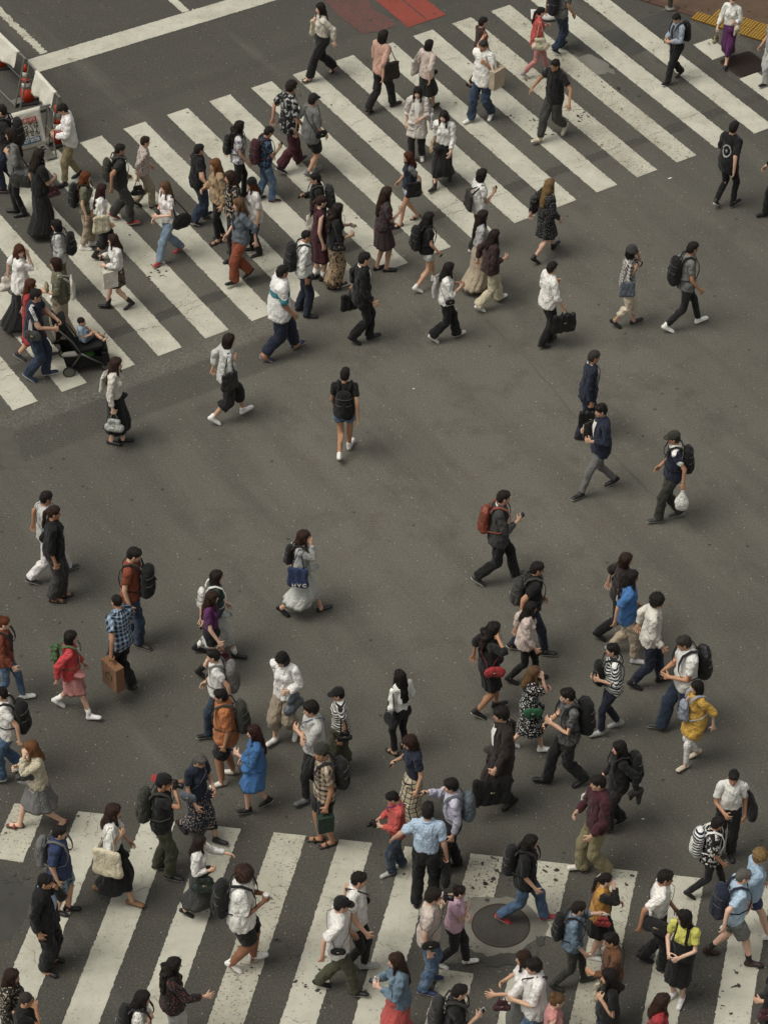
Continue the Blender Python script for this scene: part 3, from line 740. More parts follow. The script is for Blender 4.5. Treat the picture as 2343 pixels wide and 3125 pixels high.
TOPS = dict(tee=(.62, .86, .015, .010, 0), fit=(.45, .90, .010, .0, 0), over=(.92, .80, .028, .015, 0), long=(1.95, .86, .015, .008, 0), sweat=(1.95, .85, .024, .0, .01), blouse=(1.85, .97, .020, .012, 0), blouseo=(1.8, .84, .024, .030, 0),
            half=(1.35, .88, .019, .012, 0), halft=(1.30, .98, .019, .01, 0), teet=(.70, .98, .016, .008, 0), shirt=(.70, .86, .018, .008, .012), shirtt=(.75, .99, .018, .0, .012), lshirt=(1.92, .86, .017, .008, .014), lshirtt=(1.92, .99, .017, .004, .014), rolled=(1.35, .86, .018, .008, .014),
            tank=(0, .90, .010, .0, -.01), blazer=(1.9, .80, .018, .020, .012), jacket=(1.95, .84, .027, .0, .014), cardi=(1.4, .74, .026, .030, .0), dress=(.75, .94, .018, .0, 0), ldress=(1.9, .94, .020, .0, 0), tunic=(1.2, .66, .026, .05, 0), tanktop=(0, .98, .008, 0, -.02), coat=(1.9, .70, .024, .03, .012))
PANTS = dict(slim=(.10, .098, .066, .056), straight=(.07, .106, .082, .080), wide=(.09, .108, .090, .100), flare=(.06, .106, .080, .105), crop=(.30, .112, .108, .118), capri=(.20, .104, .078, .070), shorts=(.56, .112, .112, .1), mini=(.72, .112, .108, .1), legging=(.10, .094, .058, .042), tapered=(.12, .106, .086, .064))
def at_height_(x, y, z):
    d = F_PX*_fw+(x*DPX-PW/2)*_r2-(y*DPX-PH/2)*_u2; t = (z-CAM_H)/d[2]; return np.array((d[0]*t, d[1]*t, z))
PEOPLE = []
GIRTH = .885    # slender build
N_SEED = [0]
def paint(o, c, c2=None):
    o.color = tuple(c)+(1,)
    o['c2'] = [float(x) for x in (c2 if c2 is not None else c)]
def C(s):
    c = lin(PAL[s]) if s in PAL else lin(s); l = .3*c[0]+.6*c[1]+.1*c[2]
    return tuple(l+(x-l)*.86 for x in c)
def jit(c, rng, a=.10):
    k = 1+rng.uniform(-a, a); return tuple(min(1, x*k*(1+rng.uniform(-.02, .02))) for x in c)
def garment(name, tpl, P, S, rng, colr, pat, c2, parent, amp=.006, fat=0.0, under=None):
    v, f, W, n = tpl
    vv = v.astype(float)
    if under is not None: vv = vv-n*(.030*np.clip((v[:, 2]-under+.01)/.03, 0, 1))[:, None]      # tucked under the hem above
    if fat:
        m = np.clip((.30-np.abs(vv[:, 1]))/.12, 0.25, 1); vv = vv+n*(fat*m)[:, None]
    vv = wrinkle(vv, n, rng, amp)
    o = link(name, mesh_np(name, skin_pts(vv, W, P['RT'])*S, f, True, v, [cloth(pat)]), parent); paint(o, colr, c2); return o
def person(hx, hy, ax, ay, bx, by, heading, hair, top, bottom, shoe, arms, desc, more='', bags=(), sex=None, skin='a', look=0, pitch=.12, lean=.07, fat=0.0, hat=None, sock=None, inner=None, glasses=False, mask=False, group=None, H=None, tie=None, belt=None, straps=None, kid=False, stand=False):
    N_SEED[0] += 1; rng = random.Random(N_SEED[0]*7919)
    gA, gB = ground(ax, ay), ground(bx, by); hd = R(heading); fw = np.array((math.cos(hd), math.sin(hd))); lf = np.array((-fw[1], fw[0]))
    mid = (gA+gB)/2
    # the head's place in the photo gives sideways position and height
    if H is None:
        lo, hi = 1.2, 2.1
        for _ in range(30):
            H = (lo+hi)/2
            if image_y((mid[0]+fw[0]*.05, mid[1]+fw[1]*.05, H*.985)) > hy: lo = H
            else: hi = H
    H = min(max(H, 1.50), 1.90); S0 = H/1.70; S = np.array((S0*GIRTH, S0*GIRTH, S0)); SX = S0*GIRTH
    dA, dB = (gA-mid), (gB-mid)
    lA, lB = dA@lf, dB@lf
    if lA < lB: dA, dB = dB, dA          # left foot lies further to the left
    fa, fb = dA@fw, dB@fw
    sgn = (fa-fb)/2/SX; half = min(abs(sgn), .37); fxL = math.copysign(half, sgn); fxR = -fxL
    lat = min(max(abs((dA-dB)@lf)/2/SX, .045), .11)
    feet = {}; kk = rng.random()
    for s, fx, y in (('L', fxL, 1), ('R', fxR, -1)):
        if half > .16 and not stand:
            if fx < 0: p = (fx+.06, lat*y, .082+.04+.05*kk), .35+.32*kk, rng.uniform(-.06, .06)      # trailing foot: heel up, on its toes
            else: p = (fx-.03, lat*y, .082+.006+.018*kk), -.05-.20*kk, rng.uniform(-.06, .06)          # leading foot: heel strike
        else: p = (fx*.9, lat*y, .082), 0.0, 0.0
        feet[s] = p
    a = list(arms)
    if half > .13:                       # free arms swing against the legs
        for i, s in enumerate('LR'):
            fx = fxL if s == 'L' else fxR
            if a[i] == 'd': a[i] = 'B' if fx > 0 else 'F'
            if a[i] == 'h': a[i] = 'K' if fx > 0 else 'G'
    hk, hc = (hair.split(':')+['k'])[:2]
    if sex is None: sex = 'f' if hk in ('bob', 'long', 'wavy', 'mid', 'pony', 'bun') else 'm'
    q = dict(lean=lean+rng.uniform(-.02, .03), twist=(-.22 if fxL > 0 else .22)*min(1, half/.3)*.7, hyaw=R(look)+rng.uniform(-.08, .08), hpitch=pitch+rng.uniform(-.04, .04), arms=a, footL=feet['L'], footR=feet['R'], px=.02)
    P = pose_bones(q)
    hl = (P['M']['head'][0]@np.array((0, 0, 1.66))+P['M']['head'][1])*S; hw = Rz(hd)@hl+np.array((mid[0], mid[1], 0))
    want = at_height_(hx, hy, hw[2]); mid = mid+np.array((max(-.10, min(.10, .6*(want[0]-hw[0]))), 0))
    v, f, W, n = BODY[sex]; vv = v.astype(float)
    if fat: vv = vv+n*(fat*np.clip((1.48-vv[:, 2])/.05, 0, 1)*np.clip((.42-np.abs(vv[:, 1]))/.1, 0, 1))[:, None]
    bk0, tk0 = bottom.split()[0], top.split()[0]; z_ = v[:, 2]; sh_in = np.zeros(len(v)); tt0 = TOPS[tk0]
    arm = np.abs(v[:, 1]) > .195+np.clip((1.0-z_)*.0, 0, 1); armz = z_ > .80
    isarm = arm & armz & (np.abs(v[:, 1]) > .175+(1.385-z_)*.55)
    if not bk0.startswith('skirt'): sh_in = np.where(~isarm & (z_ > PANTS[bk0][0]+.03) & (z_ < 1.0), .017, sh_in)
    else: sh_in = np.where(~isarm & (z_ > .76) & (z_ < 1.06), .032, sh_in)
    sh_in = np.where(~isarm & (z_ > max(tt0[1], .9)+.01) & (z_ < 1.425), np.maximum(.024, sh_in), sh_in)
    if tt0[0] > 0:
        along = (np.abs(v[:, 1])-.172)/.64; end = .275*min(tt0[0], 1)+.245*max(0, tt0[0]-1); sh_in = np.where(isarm & (along < end-.03), .013, sh_in)
    if tt0[0] > 0: sh_in = np.where(np.minimum.reduce([np.linalg.norm(v-J['sh'+s_], axis=1) for s_ in 'LR']) < .085, .028, sh_in)
    vv = vv-n*sh_in[:, None]
    for s_ in 'LR':            # bare foot stays inside its shoe
        wf = np.clip(W[:, BI['ft'+s_]]*1.6, 0, 1)*np.clip((.13-v[:, 2])/.05, 0, 1); cf = np.array((.045, J['ankle'+s_][1]+.008*(1 if s_ == 'L' else -1), .036))
        vv = vv+(cf-vv)*(wf*(.30 if shoe.split()[0] != 'sandal' else .10))[:, None]
    sk = jit(C_SK(skin), rng, .14)
    body = link('person', mesh_np('person', skin_pts(vv, W, P['RT'])*S, f, True, v, [skin_mat()]), None, (mid[0], mid[1], 0), hd)
    paint(body, sk)
    tag(body, 'person in '+desc+(', '+more if more else ''), 'person', group or 'pedestrians crossing the street')
    rest = dict(P=P, S=S, root=body, rng=rng, desc=desc, mid=mid, hd=hd, sex=sex, loose=TOPS[top.split()[0]][2]+fat)
    # lower half
    def spec(t):
        z = t.split(); return z[0], jit(C(z[1]), rng, .08), (z[2] if len(z) > 2 else 'plain'), (C(z[3]) if len(z) > 3 else None)
    bk, bc, bp, b2 = spec(bottom); tk, tc_, tp, t2 = spec(top)
    dress = tk in ('dress', 'ldress')
    if bk.startswith('skirt'):
        L = {'mini': .60, 'short': .54, 'knee': .46, 'midi': .32, 'maxi': .13}[bk.split(':')[1]]; fl = float((bk.split(':')+['.08'])[2]) if bk.count(':') > 1 else .08
        v_, f_, r_ = skirt_mesh(P, 1.02 if not dress else 1.05, L, .130+fat, fl, rng, pleat=rng.choice((7, 9, 11)), sway=.02+half*.10+max(0, fl-.10)*2.2)
        o = link('skirt', mesh_np('skirt', v_*S, f_, True, r_, [cloth(bp)]), body); paint(o, bc, b2)
    else:
        o = garment('shorts' if bk in ('shorts', 'mini') else 'trousers', pants_tpl(sex, *PANTS[bk]), P, S, rng, bc, bp, b2, body, .0085 if bk not in ('legging', 'slim') else .004, fat, under=TOPS[tk][1] if TOPS[tk][1] < .96 else None)
    # upper half
    tt = TOPS[tk]; nm = {'blazer': 'blazer', 'jacket': 'jacket', 'cardi': 'cardigan', 'coat': 'coat', 'dress': 'dress_bodice', 'ldress': 'dress_bodice', 'tunic': 'tunic', 'shirt': 'shirt', 'lshirt': 'shirt', 'blouse': 'blouse', 'blouseo': 'blouse', 'sweat': 'sweater'}.get(tk, 'top')
    tob = garment(nm, top_tpl(sex, *tt), P, S, rng, tc_, tp, t2, body, .0095 if tt[2] > .012 else .004, fat)
    M = P['M']; ch = lambda p: (M['chest'][0]@np.array(p, float)+M['chest'][1])*S
    if tk == 'coat' or tk == 'cardi':
        v_, f_, r_ = skirt_mesh(P, 1.0, .46 if tk == 'coat' else .62, .15+fat, .05, rng, pleat=6, sway=.05)
        o = link(nm+'_tail', mesh_np(nm, v_*S, f_, True, r_, [cloth(tp)]), body); paint(o, tc_, t2)
    if inner:   # what shows in an open front: a V of shirt, with a tie where there is one
        mb = MB(); fx = .122+tt[2]*.75+fat
        top_z, low = 1.415, (1.10 if tk in ('blazer',) else .93)
        pts = [(fx-.042, .052, top_z), (fx-.042, -.052, top_z), (fx+.004, -.055, 1.30), (fx+.010, -.035, low+.1), (fx+.004, 0, low), (fx+.010, .035, low+.1), (fx+.004, .055, 1.30), (fx+.013, 0, 1.30), (fx-.02, 0, top_z-.02)]
        mb.add([ch(p) for p in pts], [(0, 8, 7, 6), (8, 1, 2, 7), (7, 2, 3), (7, 3, 4), (7, 4, 5), (7, 5, 6)])
        o = mb.build('shirt_front', cloth('plain'), body, smooth=True); paint(o, C(inner))
    if tk in ('shirt', 'lshirt', 'lshirtt', 'shirtt', 'rolled', 'blazer', 'jacket') or inner:
        mb = MB(); cc = C(inner) if inner else (t2 if tp == 'contrast' and t2 else tc_)
        ring = []
        for k in range(13):
            a_ = R(25)+k/12*R(310); ring.append((-.018+.074*math.cos(a_), .070*math.sin(a_), 1.452-.020*math.cos(a_)))
        mb.tube([ch(p) for p in ring], [(.020, .006)]*13, 6, flat=[M['chest'][0]@np.array((0, 0, 1.))]*13)
        o = mb.build('collar', cloth('plain'), body, smooth=True); paint(o, cc)
    if tie:
        fx = .135+tt[2]*.74; mb = MB(); mb.tube([ch((fx-.035, 0, 1.42)), ch((fx+.012, 0, 1.33)), ch((fx+.016, 0, 1.18)), ch((fx+.012, 0, 1.06))], [(.018, .008), (.020, .007), (.028, .006), (.012, .005)], 6, flat=(0, 1, 0))
        o = mb.build('necktie', cloth('plain'), body, smooth=True); paint(o, C(tie))
    if belt:
        o = link('belt', MB().tube([(M['pelvis'][0]@np.array((.118*math.cos(k/16*2*math.pi), .150*math.sin(k/16*2*math.pi), 1.015))+M['pelvis'][1])*S for k in range(17)], [(.018, .010)]*17, 6, flat=(0, 0, 1)).mesh('belt', cloth('leather'), True), body); paint(o, C(belt))
    # hair, hat, glasses, mask
    if hk != 'bald':
        v_, f_, W_, n_ = hair_tpl(hk)
        o = link('hair', mesh_np('hair', skin_pts(v_, W_, P['RT'])*S, f_, True, v_, [hair_mat()]), body); paint(o, jit(lin(HAIR[hc]), rng, .12))
    if hat:
        z = hat.split(); v_, f_, W_, n_ = hat_tpl(z[0])
        o = link('hat' if z[0] in ('bucket', 'beanie') else 'cap', mesh_np('cap', skin_pts(v_, W_, P['RT'])*S, f_, True, v_, [cloth('brim' if len(z) > 2 else 'plain')]), body); paint(o, C(z[1]), C(z[2]) if len(z) > 2 else None)
    hdp = lambda p: (M['head'][0]@np.array(p, float)+M['head'][1])*S
    if glasses:
        mb = MB()
        for y in (-1, 1):
            mb.tube([hdp((.098, .032*y+.020*math.cos(a_), 1.596+.015*math.sin(a_))) for a_ in np.linspace(0, 2*math.pi, 9)], .0024, 4); mb.tube([hdp((.096, .052*y, 1.600)), hdp((.012, .080*y, 1.600))], .0022, 4)
        mb.tube([hdp((.100, -.012, 1.60)), hdp((.100, .012, 1.60))], .0022, 4)
        mb.build('glasses', plain('glasses_frame', '14120f', .3), body)
    if mask:
        V = [hdp(p) for p in ((.098, -.045, 1.575), (.118, 0, 1.580), (.098, .045, 1.575), (.088, -.050, 1.535), (.124, 0, 1.545), (.088, .050, 1.535), (.075, -.040, 1.505), (.098, 0, 1.500), (.075, .040, 1.505))]
        MB().add(V, [(0, 3, 4, 1), (1, 4, 5, 2), (3, 6, 7, 4), (4, 7, 8, 5)]).build('face_mask', plain('mask_white', 'd8d6d0', .8), body, smooth=True)
    # shoes and socks
    z = shoe.split(); sc1 = jit(C(z[1]), rng, .08); sole = C(z[2]) if len(z) > 2 else (C('w') if z[0] == 'sneak' and z[1] != 'k' else C('ch'))
    for s in 'LR':
        v_, f_, W_, n_ = shoe_tpl(z[0], s)
        o = link('shoe', mesh_np('shoe', skin_pts(v_, W_, P['RT'])*S, f_, True, v_, [shoe_mat()]), body); paint(o, sc1, sole)
        if z[0] == 'heel':
            a_ = M['ft'+s]; p0 = a_[0]@(J['ankle'+s]+np.array((-.05, 0, -.05)))+a_[1]; p1 = a_[0]@(J['ankle'+s]+np.array((-.055, 0, -.082)))+a_[1]
            o2 = link('heel', MB().tube([p0*S, p1*S], [.018, .010], 8).mesh('heel', shoe_mat(), True), body); paint(o2, sc1, sc1)
        if sock:
            kn, an = P['knee'+s], P['ankle'+s]; u = (kn-an)/np.linalg.norm(kn-an)
            o = link('sock', MB().tube([(an-u*.01)*S, (an+u*.05)*S, (an+u*.13)*S], [.044*SX, .043*SX, .048*SX], 12).mesh('sock', cloth('plain'), True), body); paint(o, C(sock))
    for b in bags: bag(rest, *b)
    PEOPLE.append(rest)
    return rest
def C_SK(s): return lin(SKIN[s])
# ------------------------------------------------------------------ bags, phones and other carried things (each its own object)
def soft(kind):
    key = ('bag', kind)
    if key in TPL: return TPL[key]
    if kind == 'pack':
        V = Vol((-.20, -.22, -.30), (.20, .22, .30), 0.0182)
        V.cone((0, 0, -.15), (0, 0, .10), .135, .125, (.70, 1.10, 1), .03); V.ell((.02, 0, -.19), (.10, .14, .05), .03)
    elif kind == 'pocket':
        V = Vol((-.16, -.18, -.20), (.16, .18, .20), 0.0182); V.cone((0, 0, -.07), (0, 0, .05), .10, .085, (.5, 1.05, 1), .02)
    elif kind == 'tote':
        V = Vol((-.26, -.12, -.24), (.26, .12, .24), 0.0195)
        V.cone((-.12, 0, -.13), (.12, 0, -.13), .055, .055, (1, .8, 1), .03); V.cone((-.13, 0, .13), (.13, 0, .13), .03, .03, (1, .7, 1), .03)
        for x in (-.13, -.06, 0, .06, .13): V.cone((x, 0, -.14), (x, 0, .14), .055, .032, (1.1, .75, 1), .03)
    elif kind == 'hand':
        V = Vol((-.22, -.12, -.16), (.22, .12, .16), 0.0169)
        V.cone((-.10, 0, -.06), (.10, 0, -.06), .065, .065, (1, .9, 1), .02); V.cone((-.07, 0, .06), (.07, 0, .06), .04, .04, (1, .8, 1), .05)
    elif kind == 'duffel':
        V = Vol((-.32, -.18, -.22), (.32, .18, .22), 0.0221); V.cone((-.085, 0, -.03), (.085, 0, -.03), .135, .13, (1, .62, 1.0), .03); V.cone((-.05, 0, .06), (.05, 0, .06), .07, .07, (1, .6, 1), .06)
    elif kind == 'case':
        V = Vol((-.26, -.10, -.22), (.26, .10, .22), 0.0195)
        for x in (-.15, -.05, .05, .15):
            V.cone((x, 0, -.12), (x, 0, .12), .055, .05, (1.1, .85, 1), .01)
    elif kind == 'pouch':
        V = Vol((-.16, -.09, -.14), (.16, .09, .14), 0.0156); V.cone((-.06, 0, 0), (.06, 0, 0), .075, .075, (1, .5, 1), .02)
    elif kind == 'sack':
        V = Vol((-.18, -.16, -.26), (.18, .16, .26), 0.0195); V.ell((0, 0, -.06), (.12, .075, .15), .02); V.cone((0, 0, .04), (0, 0, .17), .07, .035, (1, .6, 1), .03)
    elif kind == 'coatlump':
        V = Vol((-.24, -.16, -.28), (.24, .16, .20), 0.0221); V.cone((-.11, 0, .08), (.11, 0, .08), .06, .06, k=.03); V.cone((-.08, .02, .05), (-.06, .05, -.16), .07, .05, (1, .6, 1), .05); V.cone((.07, -.02, .05), (.06, -.05, -.10), .07, .045, (1, .6, 1), .05)
    elif kind == 'plush':
        V = Vol((-.20, -.16, -.30), (.20, .16, .30), 0.0182); V.ell((0, 0, .0), (.075, .11, .16), .03); V.ell((0, 0, .18), (.07, .085, .075), .03); V.ell((.06, 0, .17), (.055, .06, .04), .02)
        for y in (-1, 1): V.cone((0, .08*y, .06), (.03, .14*y, .0), .03, .022, k=.02); V.cone((0, .05*y, -.12), (.03, .08*y, -.21), .04, .03, k=.02)
        for z in (-.1, 0, .1, .2): V.ell((-.08, 0, z), (.035, .02, .035), .01)
    v, q = V.mesh(); v = laplace(v, q, 1, .4)
    TPL[key] = (v, q, vnormals(v, q)); return TPL[key]
def bag(r, kind, anchor, colr, text, size=1.0, pat=None, c2=None, label=None, cat=None):
    P, S, rng, M = r['P'], r['S'], r['rng'], r['P']['M']
    cc = jit(C(colr), rng, .1); side = 1 if anchor[-1] == 'L' else -1; s = 'L' if side > 0 else 'R'
    pat = pat or ('leather' if kind in ('hand', 'case') else 'plain')
    Rw = Rz(r['hd'])
    toW = lambda p: Rw@np.asarray(p, float)+np.array((r['mid'][0], r['mid'][1], 0))
    parts = []
    def tp(kind2, c, rot, sc, squash=(1, 1, 1)):
        v, f, n = soft(kind2); v2 = wrinkle(v, n, rng, .006)
        return (v2*np.array(squash)*sc)@np.asarray(rot).T+np.asarray(c), f, v
    chR = M['chest'][0]; ch = lambda p: chR@np.array(p, float)+M['chest'][1]
    names = dict(backpack='backpack', tote='tote_bag', hand='handbag', duffel='duffel_bag', case='briefcase', pouch='shoulder_pouch', phone='phone', paper='paper_bag', plastic='plastic_bag', camera='camera', cup='paper_cup', book='book', laptop='laptop', coat='folded_jacket', plush='plush_backpack', bottle='bottle', cross='shoulder_bag')
    cats = dict(backpack='backpack', tote='tote bag', hand='handbag', duffel='duffel bag', case='briefcase', pouch='pouch', phone='phone', paper='paper bag', plastic='plastic bag', camera='camera', cup='cup', book='book', laptop='laptop', coat='jacket', plush='backpack', bottle='bottle', cross='shoulder bag')
    strapm = []
    body = None
    if kind in ('backpack', 'plush'):
        fr = -1 if anchor != 'front' else 1
        depth = .115+.5*0.02
        c = ch((fr*(.140+r['loose']*.7+.085*size), 0, 1.235-.03*size)); rot = chR if fr < 0 else chR@Rz(math.pi)
        body = tp('pack' if kind == 'backpack' else 'plush', c, rot, size*.98)
        if kind == 'backpack':
            pk = tp('pocket', ch((fr*(.140+r['loose']*.7+.085*size+.062*size), 0, 1.165-.03*size)), rot, size*.95); parts.append(('pocket', pk[0], pk[1], cloth(pat), tuple(x*.85 for x in cc)))
            xb = fr*(.140+r['loose']*.7+.085*size); zz = MB()
            for h_ in (.10, -.02):
                zz.tube([ch((xb+fr*.098*size*math.cos(a_), .150*size*math.sin(a_), 1.235-.03*size+h_*size)) for a_ in np.linspace(-1.45, 1.45, 13)], .0045, 4)
            parts.append(('zip', np.array(zz.v), zz.f, plain('zip_grey', '55534d', .5), (.1, .1, .1)))
            if rng.random() < .6:
                lg = MB().box((0, 0, 0), (.006, .045, .028)); parts.append(('logo_patch', np.array(lg.v)@rot.T+ch((xb+fr*.122*size, rng.uniform(-.03, .03), 1.15)), lg.f, plain('patch_pale', 'a09c90', .6), (.4, .4, .4)))
            hb = MB().tube([ch((fr*.15, .03, 1.40)), ch((fr*.165, .015, 1.435)), ch((fr*.165, -.015, 1.435)), ch((fr*.15, -.03, 1.40))], [(.010, .005)]*4, 6); parts.append(('handle', np.array(hb.v), hb.f, cloth('plain'), cc))
        for y in (-1, 1):
            yy = .095*y
            pts = [(fr*.145, yy*.8, 1.36), (fr*.10, yy, 1.435), (fr*.02, yy*1.12, 1.468), (-fr*.07, yy*1.12, 1.425), (-fr*.128, yy*1.15, 1.34), (-fr*.140, yy*1.3, 1.24), (-fr*.105, yy*1.65, 1.13), (fr*.0, yy*1.95, 1.08), (fr*.11, yy*1.5, 1.06), (fr*.15, yy*1.2, 1.05)]
            E = r['loose']*.95+.004; pts = [(p[0]+math.copysign(E, p[0]) if abs(p[0]) > .03 else p[0], p[1]+math.copysign(E*.3, p[1]), p[2]+(E*.9 if p[2] > 1.42 else 0)) for p in pts]
            mb = MB().tube([ch(p) for p in pts], [(.027, .007)]*5+[(.024, .006)]+[(.012, .005)]*4, 6, flat=[chR@np.array((0, 1., 0))]*10); parts.append(('strap', np.array(mb.v), mb.f, cloth('plain'), tuple(x*.9 for x in cc)))
    elif kind in ('tote', 'hand', 'duffel', 'case', 'paper', 'plastic', 'pouch', 'cross', 'coat'):
        sk = {'tote': 'tote', 'hand': 'hand', 'duffel': 'duffel', 'case': 'case', 'pouch': 'pouch', 'cross': 'pouch', 'plastic': 'sack', 'coat': 'coatlump'}.get(kind)
        hgt = {'tote': .19, 'hand': .115, 'duffel': .15, 'case': .18, 'pouch': .085, 'cross': .085, 'plastic': .20, 'paper': .17, 'coat': .1}[kind]*size
        yaw = rng.uniform(-.25, .25)
        if anchor[0] == 'h':   # hangs from the hand
            g = P['grip'+s]; dr = {'hand': .10, 'case': .06, 'tote': .12, 'duffel': .12, 'paper': .09, 'plastic': .02}.get(kind, .08); hook = g; c = g+np.array((0, .01*side, -dr-hgt))
        elif anchor[0] == 'x': # hangs from the crook of the arm
            hook = P['el'+s]*.35+P['wr'+s]*.65; c = hook+np.array((0, .02*side, -.09-hgt))
        elif anchor[0] == 's': # from the shoulder, at the hip
            hook = P['sh'+s]+np.array((0, -.02*side, .062)); c = np.array((P['sh'+s][0]-.03, P['sh'+s][1]+side*(.115+.03*size), .98+.06*(1-size)))
            if kind == 'duffel': c[0] -= .10; c[2] -= .06
        elif anchor[0] == 'b': # on the back from one shoulder
            hook = P['sh'+s]+np.array((0, -.03*side, .060)); c = ch((-.235, .06*side, 1.13))
        elif anchor[0] == 'f': # held in front of the chest
            hook = None; c = ch((.235, .02*side, 1.16))
        else:                  # 'c': across the body, bag on this side of the hip
            hook = None; c = np.array((.06, side*(.235+.02*size), .985))
        rot = Rz(yaw)
        if anchor[0] == 'f': rot = Rz(math.pi/2)
        if anchor[0] == 'b': rot = chR@Rz(math.pi/2)
        if kind == 'paper':
            w, d, h = .15*size, .06*size, .17*size; x = lambda a, b, c_: c+rot@np.array((a, b, c_))
            mb = MB(); V = [x(sx*w*.96, sy*d, -h) for sx in (-1, 1) for sy in (-1, 1)]+[x(sx*w*1.02, sy*d*1.05, h) for sx in (-1, 1) for sy in (-1, 1)]
            V += [x(0, d*.55*sy, h*.9) for sy in (-1, 1)]
            body = (np.array(V), [(0, 1, 3, 2), (0, 2, 6, 4), (1, 5, 7, 3), (0, 4, 5, 1), (2, 3, 7, 6), (4, 6, 7, 5)], np.array(V)-c)
        else:
            b = tp(sk, c, rot, size); body = b
        if kind == 'coat': pass
        elif anchor[0] in 'hxsb' and hook is not None:
            w = {'tote': .11, 'hand': .07, 'duffel': .14, 'case': .06, 'paper': .07, 'plastic': .02, 'pouch': .07, 'cross': .07}[kind]*size
            for dy in (-.018, .018):
                th = .006 if anchor[0] in 'hx' else .011
                pts = [c+rot@np.array((-w, dy, hgt*.75)), hook*.75+(c+rot@np.array((-w, dy, hgt)))*.25+np.array((-.01, 0, 0)), hook+np.array((-.012, 0, .012)), hook+np.array((.012, 0, .012)), hook*.75+(c+rot@np.array((w, dy, hgt)))*.25+np.array((.01, 0, 0)), c+rot@np.array((w, dy, hgt*.75))]
                if anchor[0] in 'sb': # keep the strap outside the torso
                    pts = [p+np.array((0, side*(.02 if 0 < i < 5 else 0), 0)) for i, p in enumerate(pts)]
                mb = MB().tube(pts, [(th, th*.6)]*6, 6); parts.append(('handle' if anchor[0] in 'hx' else 'strap', np.array(mb.v), mb.f, cloth('leather' if kind in ('hand', 'case') else 'plain'), tuple(x*.9 for x in cc)))
        elif anchor[0] == 'c':
            for fr in (1, -1):
                pts = []
                for i in range(9):
                    t = i/8; y = side*(-.085+t*.30); z = 1.475-t*.40-(.06 if i == 8 else 0); x = fr*(.76*math.sqrt(max((.172+r['loose'])**2-y*y, .0004))+.014)+(-.015 if i == 0 else 0)
                    if i == 0: x = fr*.02
                    pts.append(ch((x, y, z)))
                pts.append(c+np.array((fr*.05, 0, hgt*.8)))
                mb = MB().tube(pts, [(.011, .004)]*10, 6, flat=[chR@np.array((0, .8, .6*side))]*10); parts.append(('strap', np.array(mb.v), mb.f, cloth('plain'), tuple(x*.9 for x in cc)))
        if kind in ('hand', 'pouch', 'cross', 'case'):   # flap and clasp
            mb = MB().box((0, 0, 0), (.05*size, .012, .022*size), None, .004); parts.append(('clasp', (np.array(mb.v))@rot.T+c+rot@np.array((0, side*(.062 if kind in ('hand', 'case') else .042)*size, hgt*.15)), mb.f, plain('clasp_metal', '8d846c', .3, .5, .9), (.4, .36, .28)))
    else:
        g = P['grip'+s]; u, t, n = P['hu'+s], P['ht'+s], P['hn'+s]
        Rm = np.stack([u, t, n], 1)
        if kind == 'phone':
            mb = MB().box((.02, .0, .004), (.145, .072, .009), None, .003); body = (np.array(mb.v)@Rm.T+g, mb.f, np.array(mb.v))
            m2 = MB().box((.02, 0, -.0015), (.128, .062, .003)); parts.append(('screen', np.array(m2.v)@Rm.T+g, m2.f, plain('screen_glass', '2c3138', .12, .6), (.05, .06, .07)))
        elif kind == 'camera':
            hc = M['head'][0]@np.array((.165, 0, 1.595))+M['head'][1] if anchor[0] == 'e' else g+np.array((.05, -.02*side, .02)); Rm = M['head'][0] if anchor[0] == 'e' else np.eye(3)
            mb = MB().box((0, 0, 0), (.06, .13, .09), None, .012); body = (np.array(mb.v)@Rm.T+hc, mb.f, np.array(mb.v))
            m2 = MB().tube([(.02, 0, 0), (.09, 0, -.005), (.12, 0, -.006)], [.036, .040, .042], 14); parts.append(('lens', np.array(m2.v)@Rm.T+hc, m2.f, plain('camera_black', '151514', .4), (.01, .01, .01)))
            m3 = MB().box((-.005, 0, .055), (.045, .045, .025), None, .008); parts.append(('viewfinder', np.array(m3.v)@Rm.T+hc, m3.f, plain('camera_black', '151514', .4), (.01, .01, .01)))
        elif kind == 'cup':
            mb = MB().lathe([(.028, -.05), (.040, .05)], 14); body = (np.array(mb.v)+g+np.array((0, 0, .01)), mb.f, np.array(mb.v)); m2 = MB().lathe([(.043, .05), (.043, .058), (.036, .064)], 14); parts.append(('lid', np.array(m2.v)+g+np.array((0, 0, .01)), m2.f, plain('cup_lid', 'ddd9cf', .5), (.7, .68, .62)))
            m3 = MB().lathe([(.0355, -.015), (.0395, .022)], 14); parts.append(('printed_band', np.array(m3.v)+g+np.array((0, 0, .01)), m3.f, plain('cup_red', 'a8332a', .5), (.4, .05, .04)))
        elif kind == 'bottle':
            mb = MB().lathe([(.030, -.09), (.032, -.07), (.032, .04), (.013, .075), (.013, .09)], 14); body = (np.array(mb.v)+g, mb.f, np.array(mb.v)); m2 = MB().lathe([(.015, .088), (.015, .105)], 10); parts.append(('bottle_cap', np.array(m2.v)+g, m2.f, plain('cap_white', 'c9c6bb', .5), (.6, .6, .6)))
        elif kind in ('book', 'laptop'):
            sz = (.20, .15, .03) if kind == 'book' else (.30, .22, .022); cc2 = (P['el'+s]*.35+P['wr'+s]*.65)+np.array((.02, -.05*side, -.02 if kind == 'book' else .05)); rot = Rz(.2)@np.array([[1, 0, 0], [0, 0, 1], [0, -1., 0]])
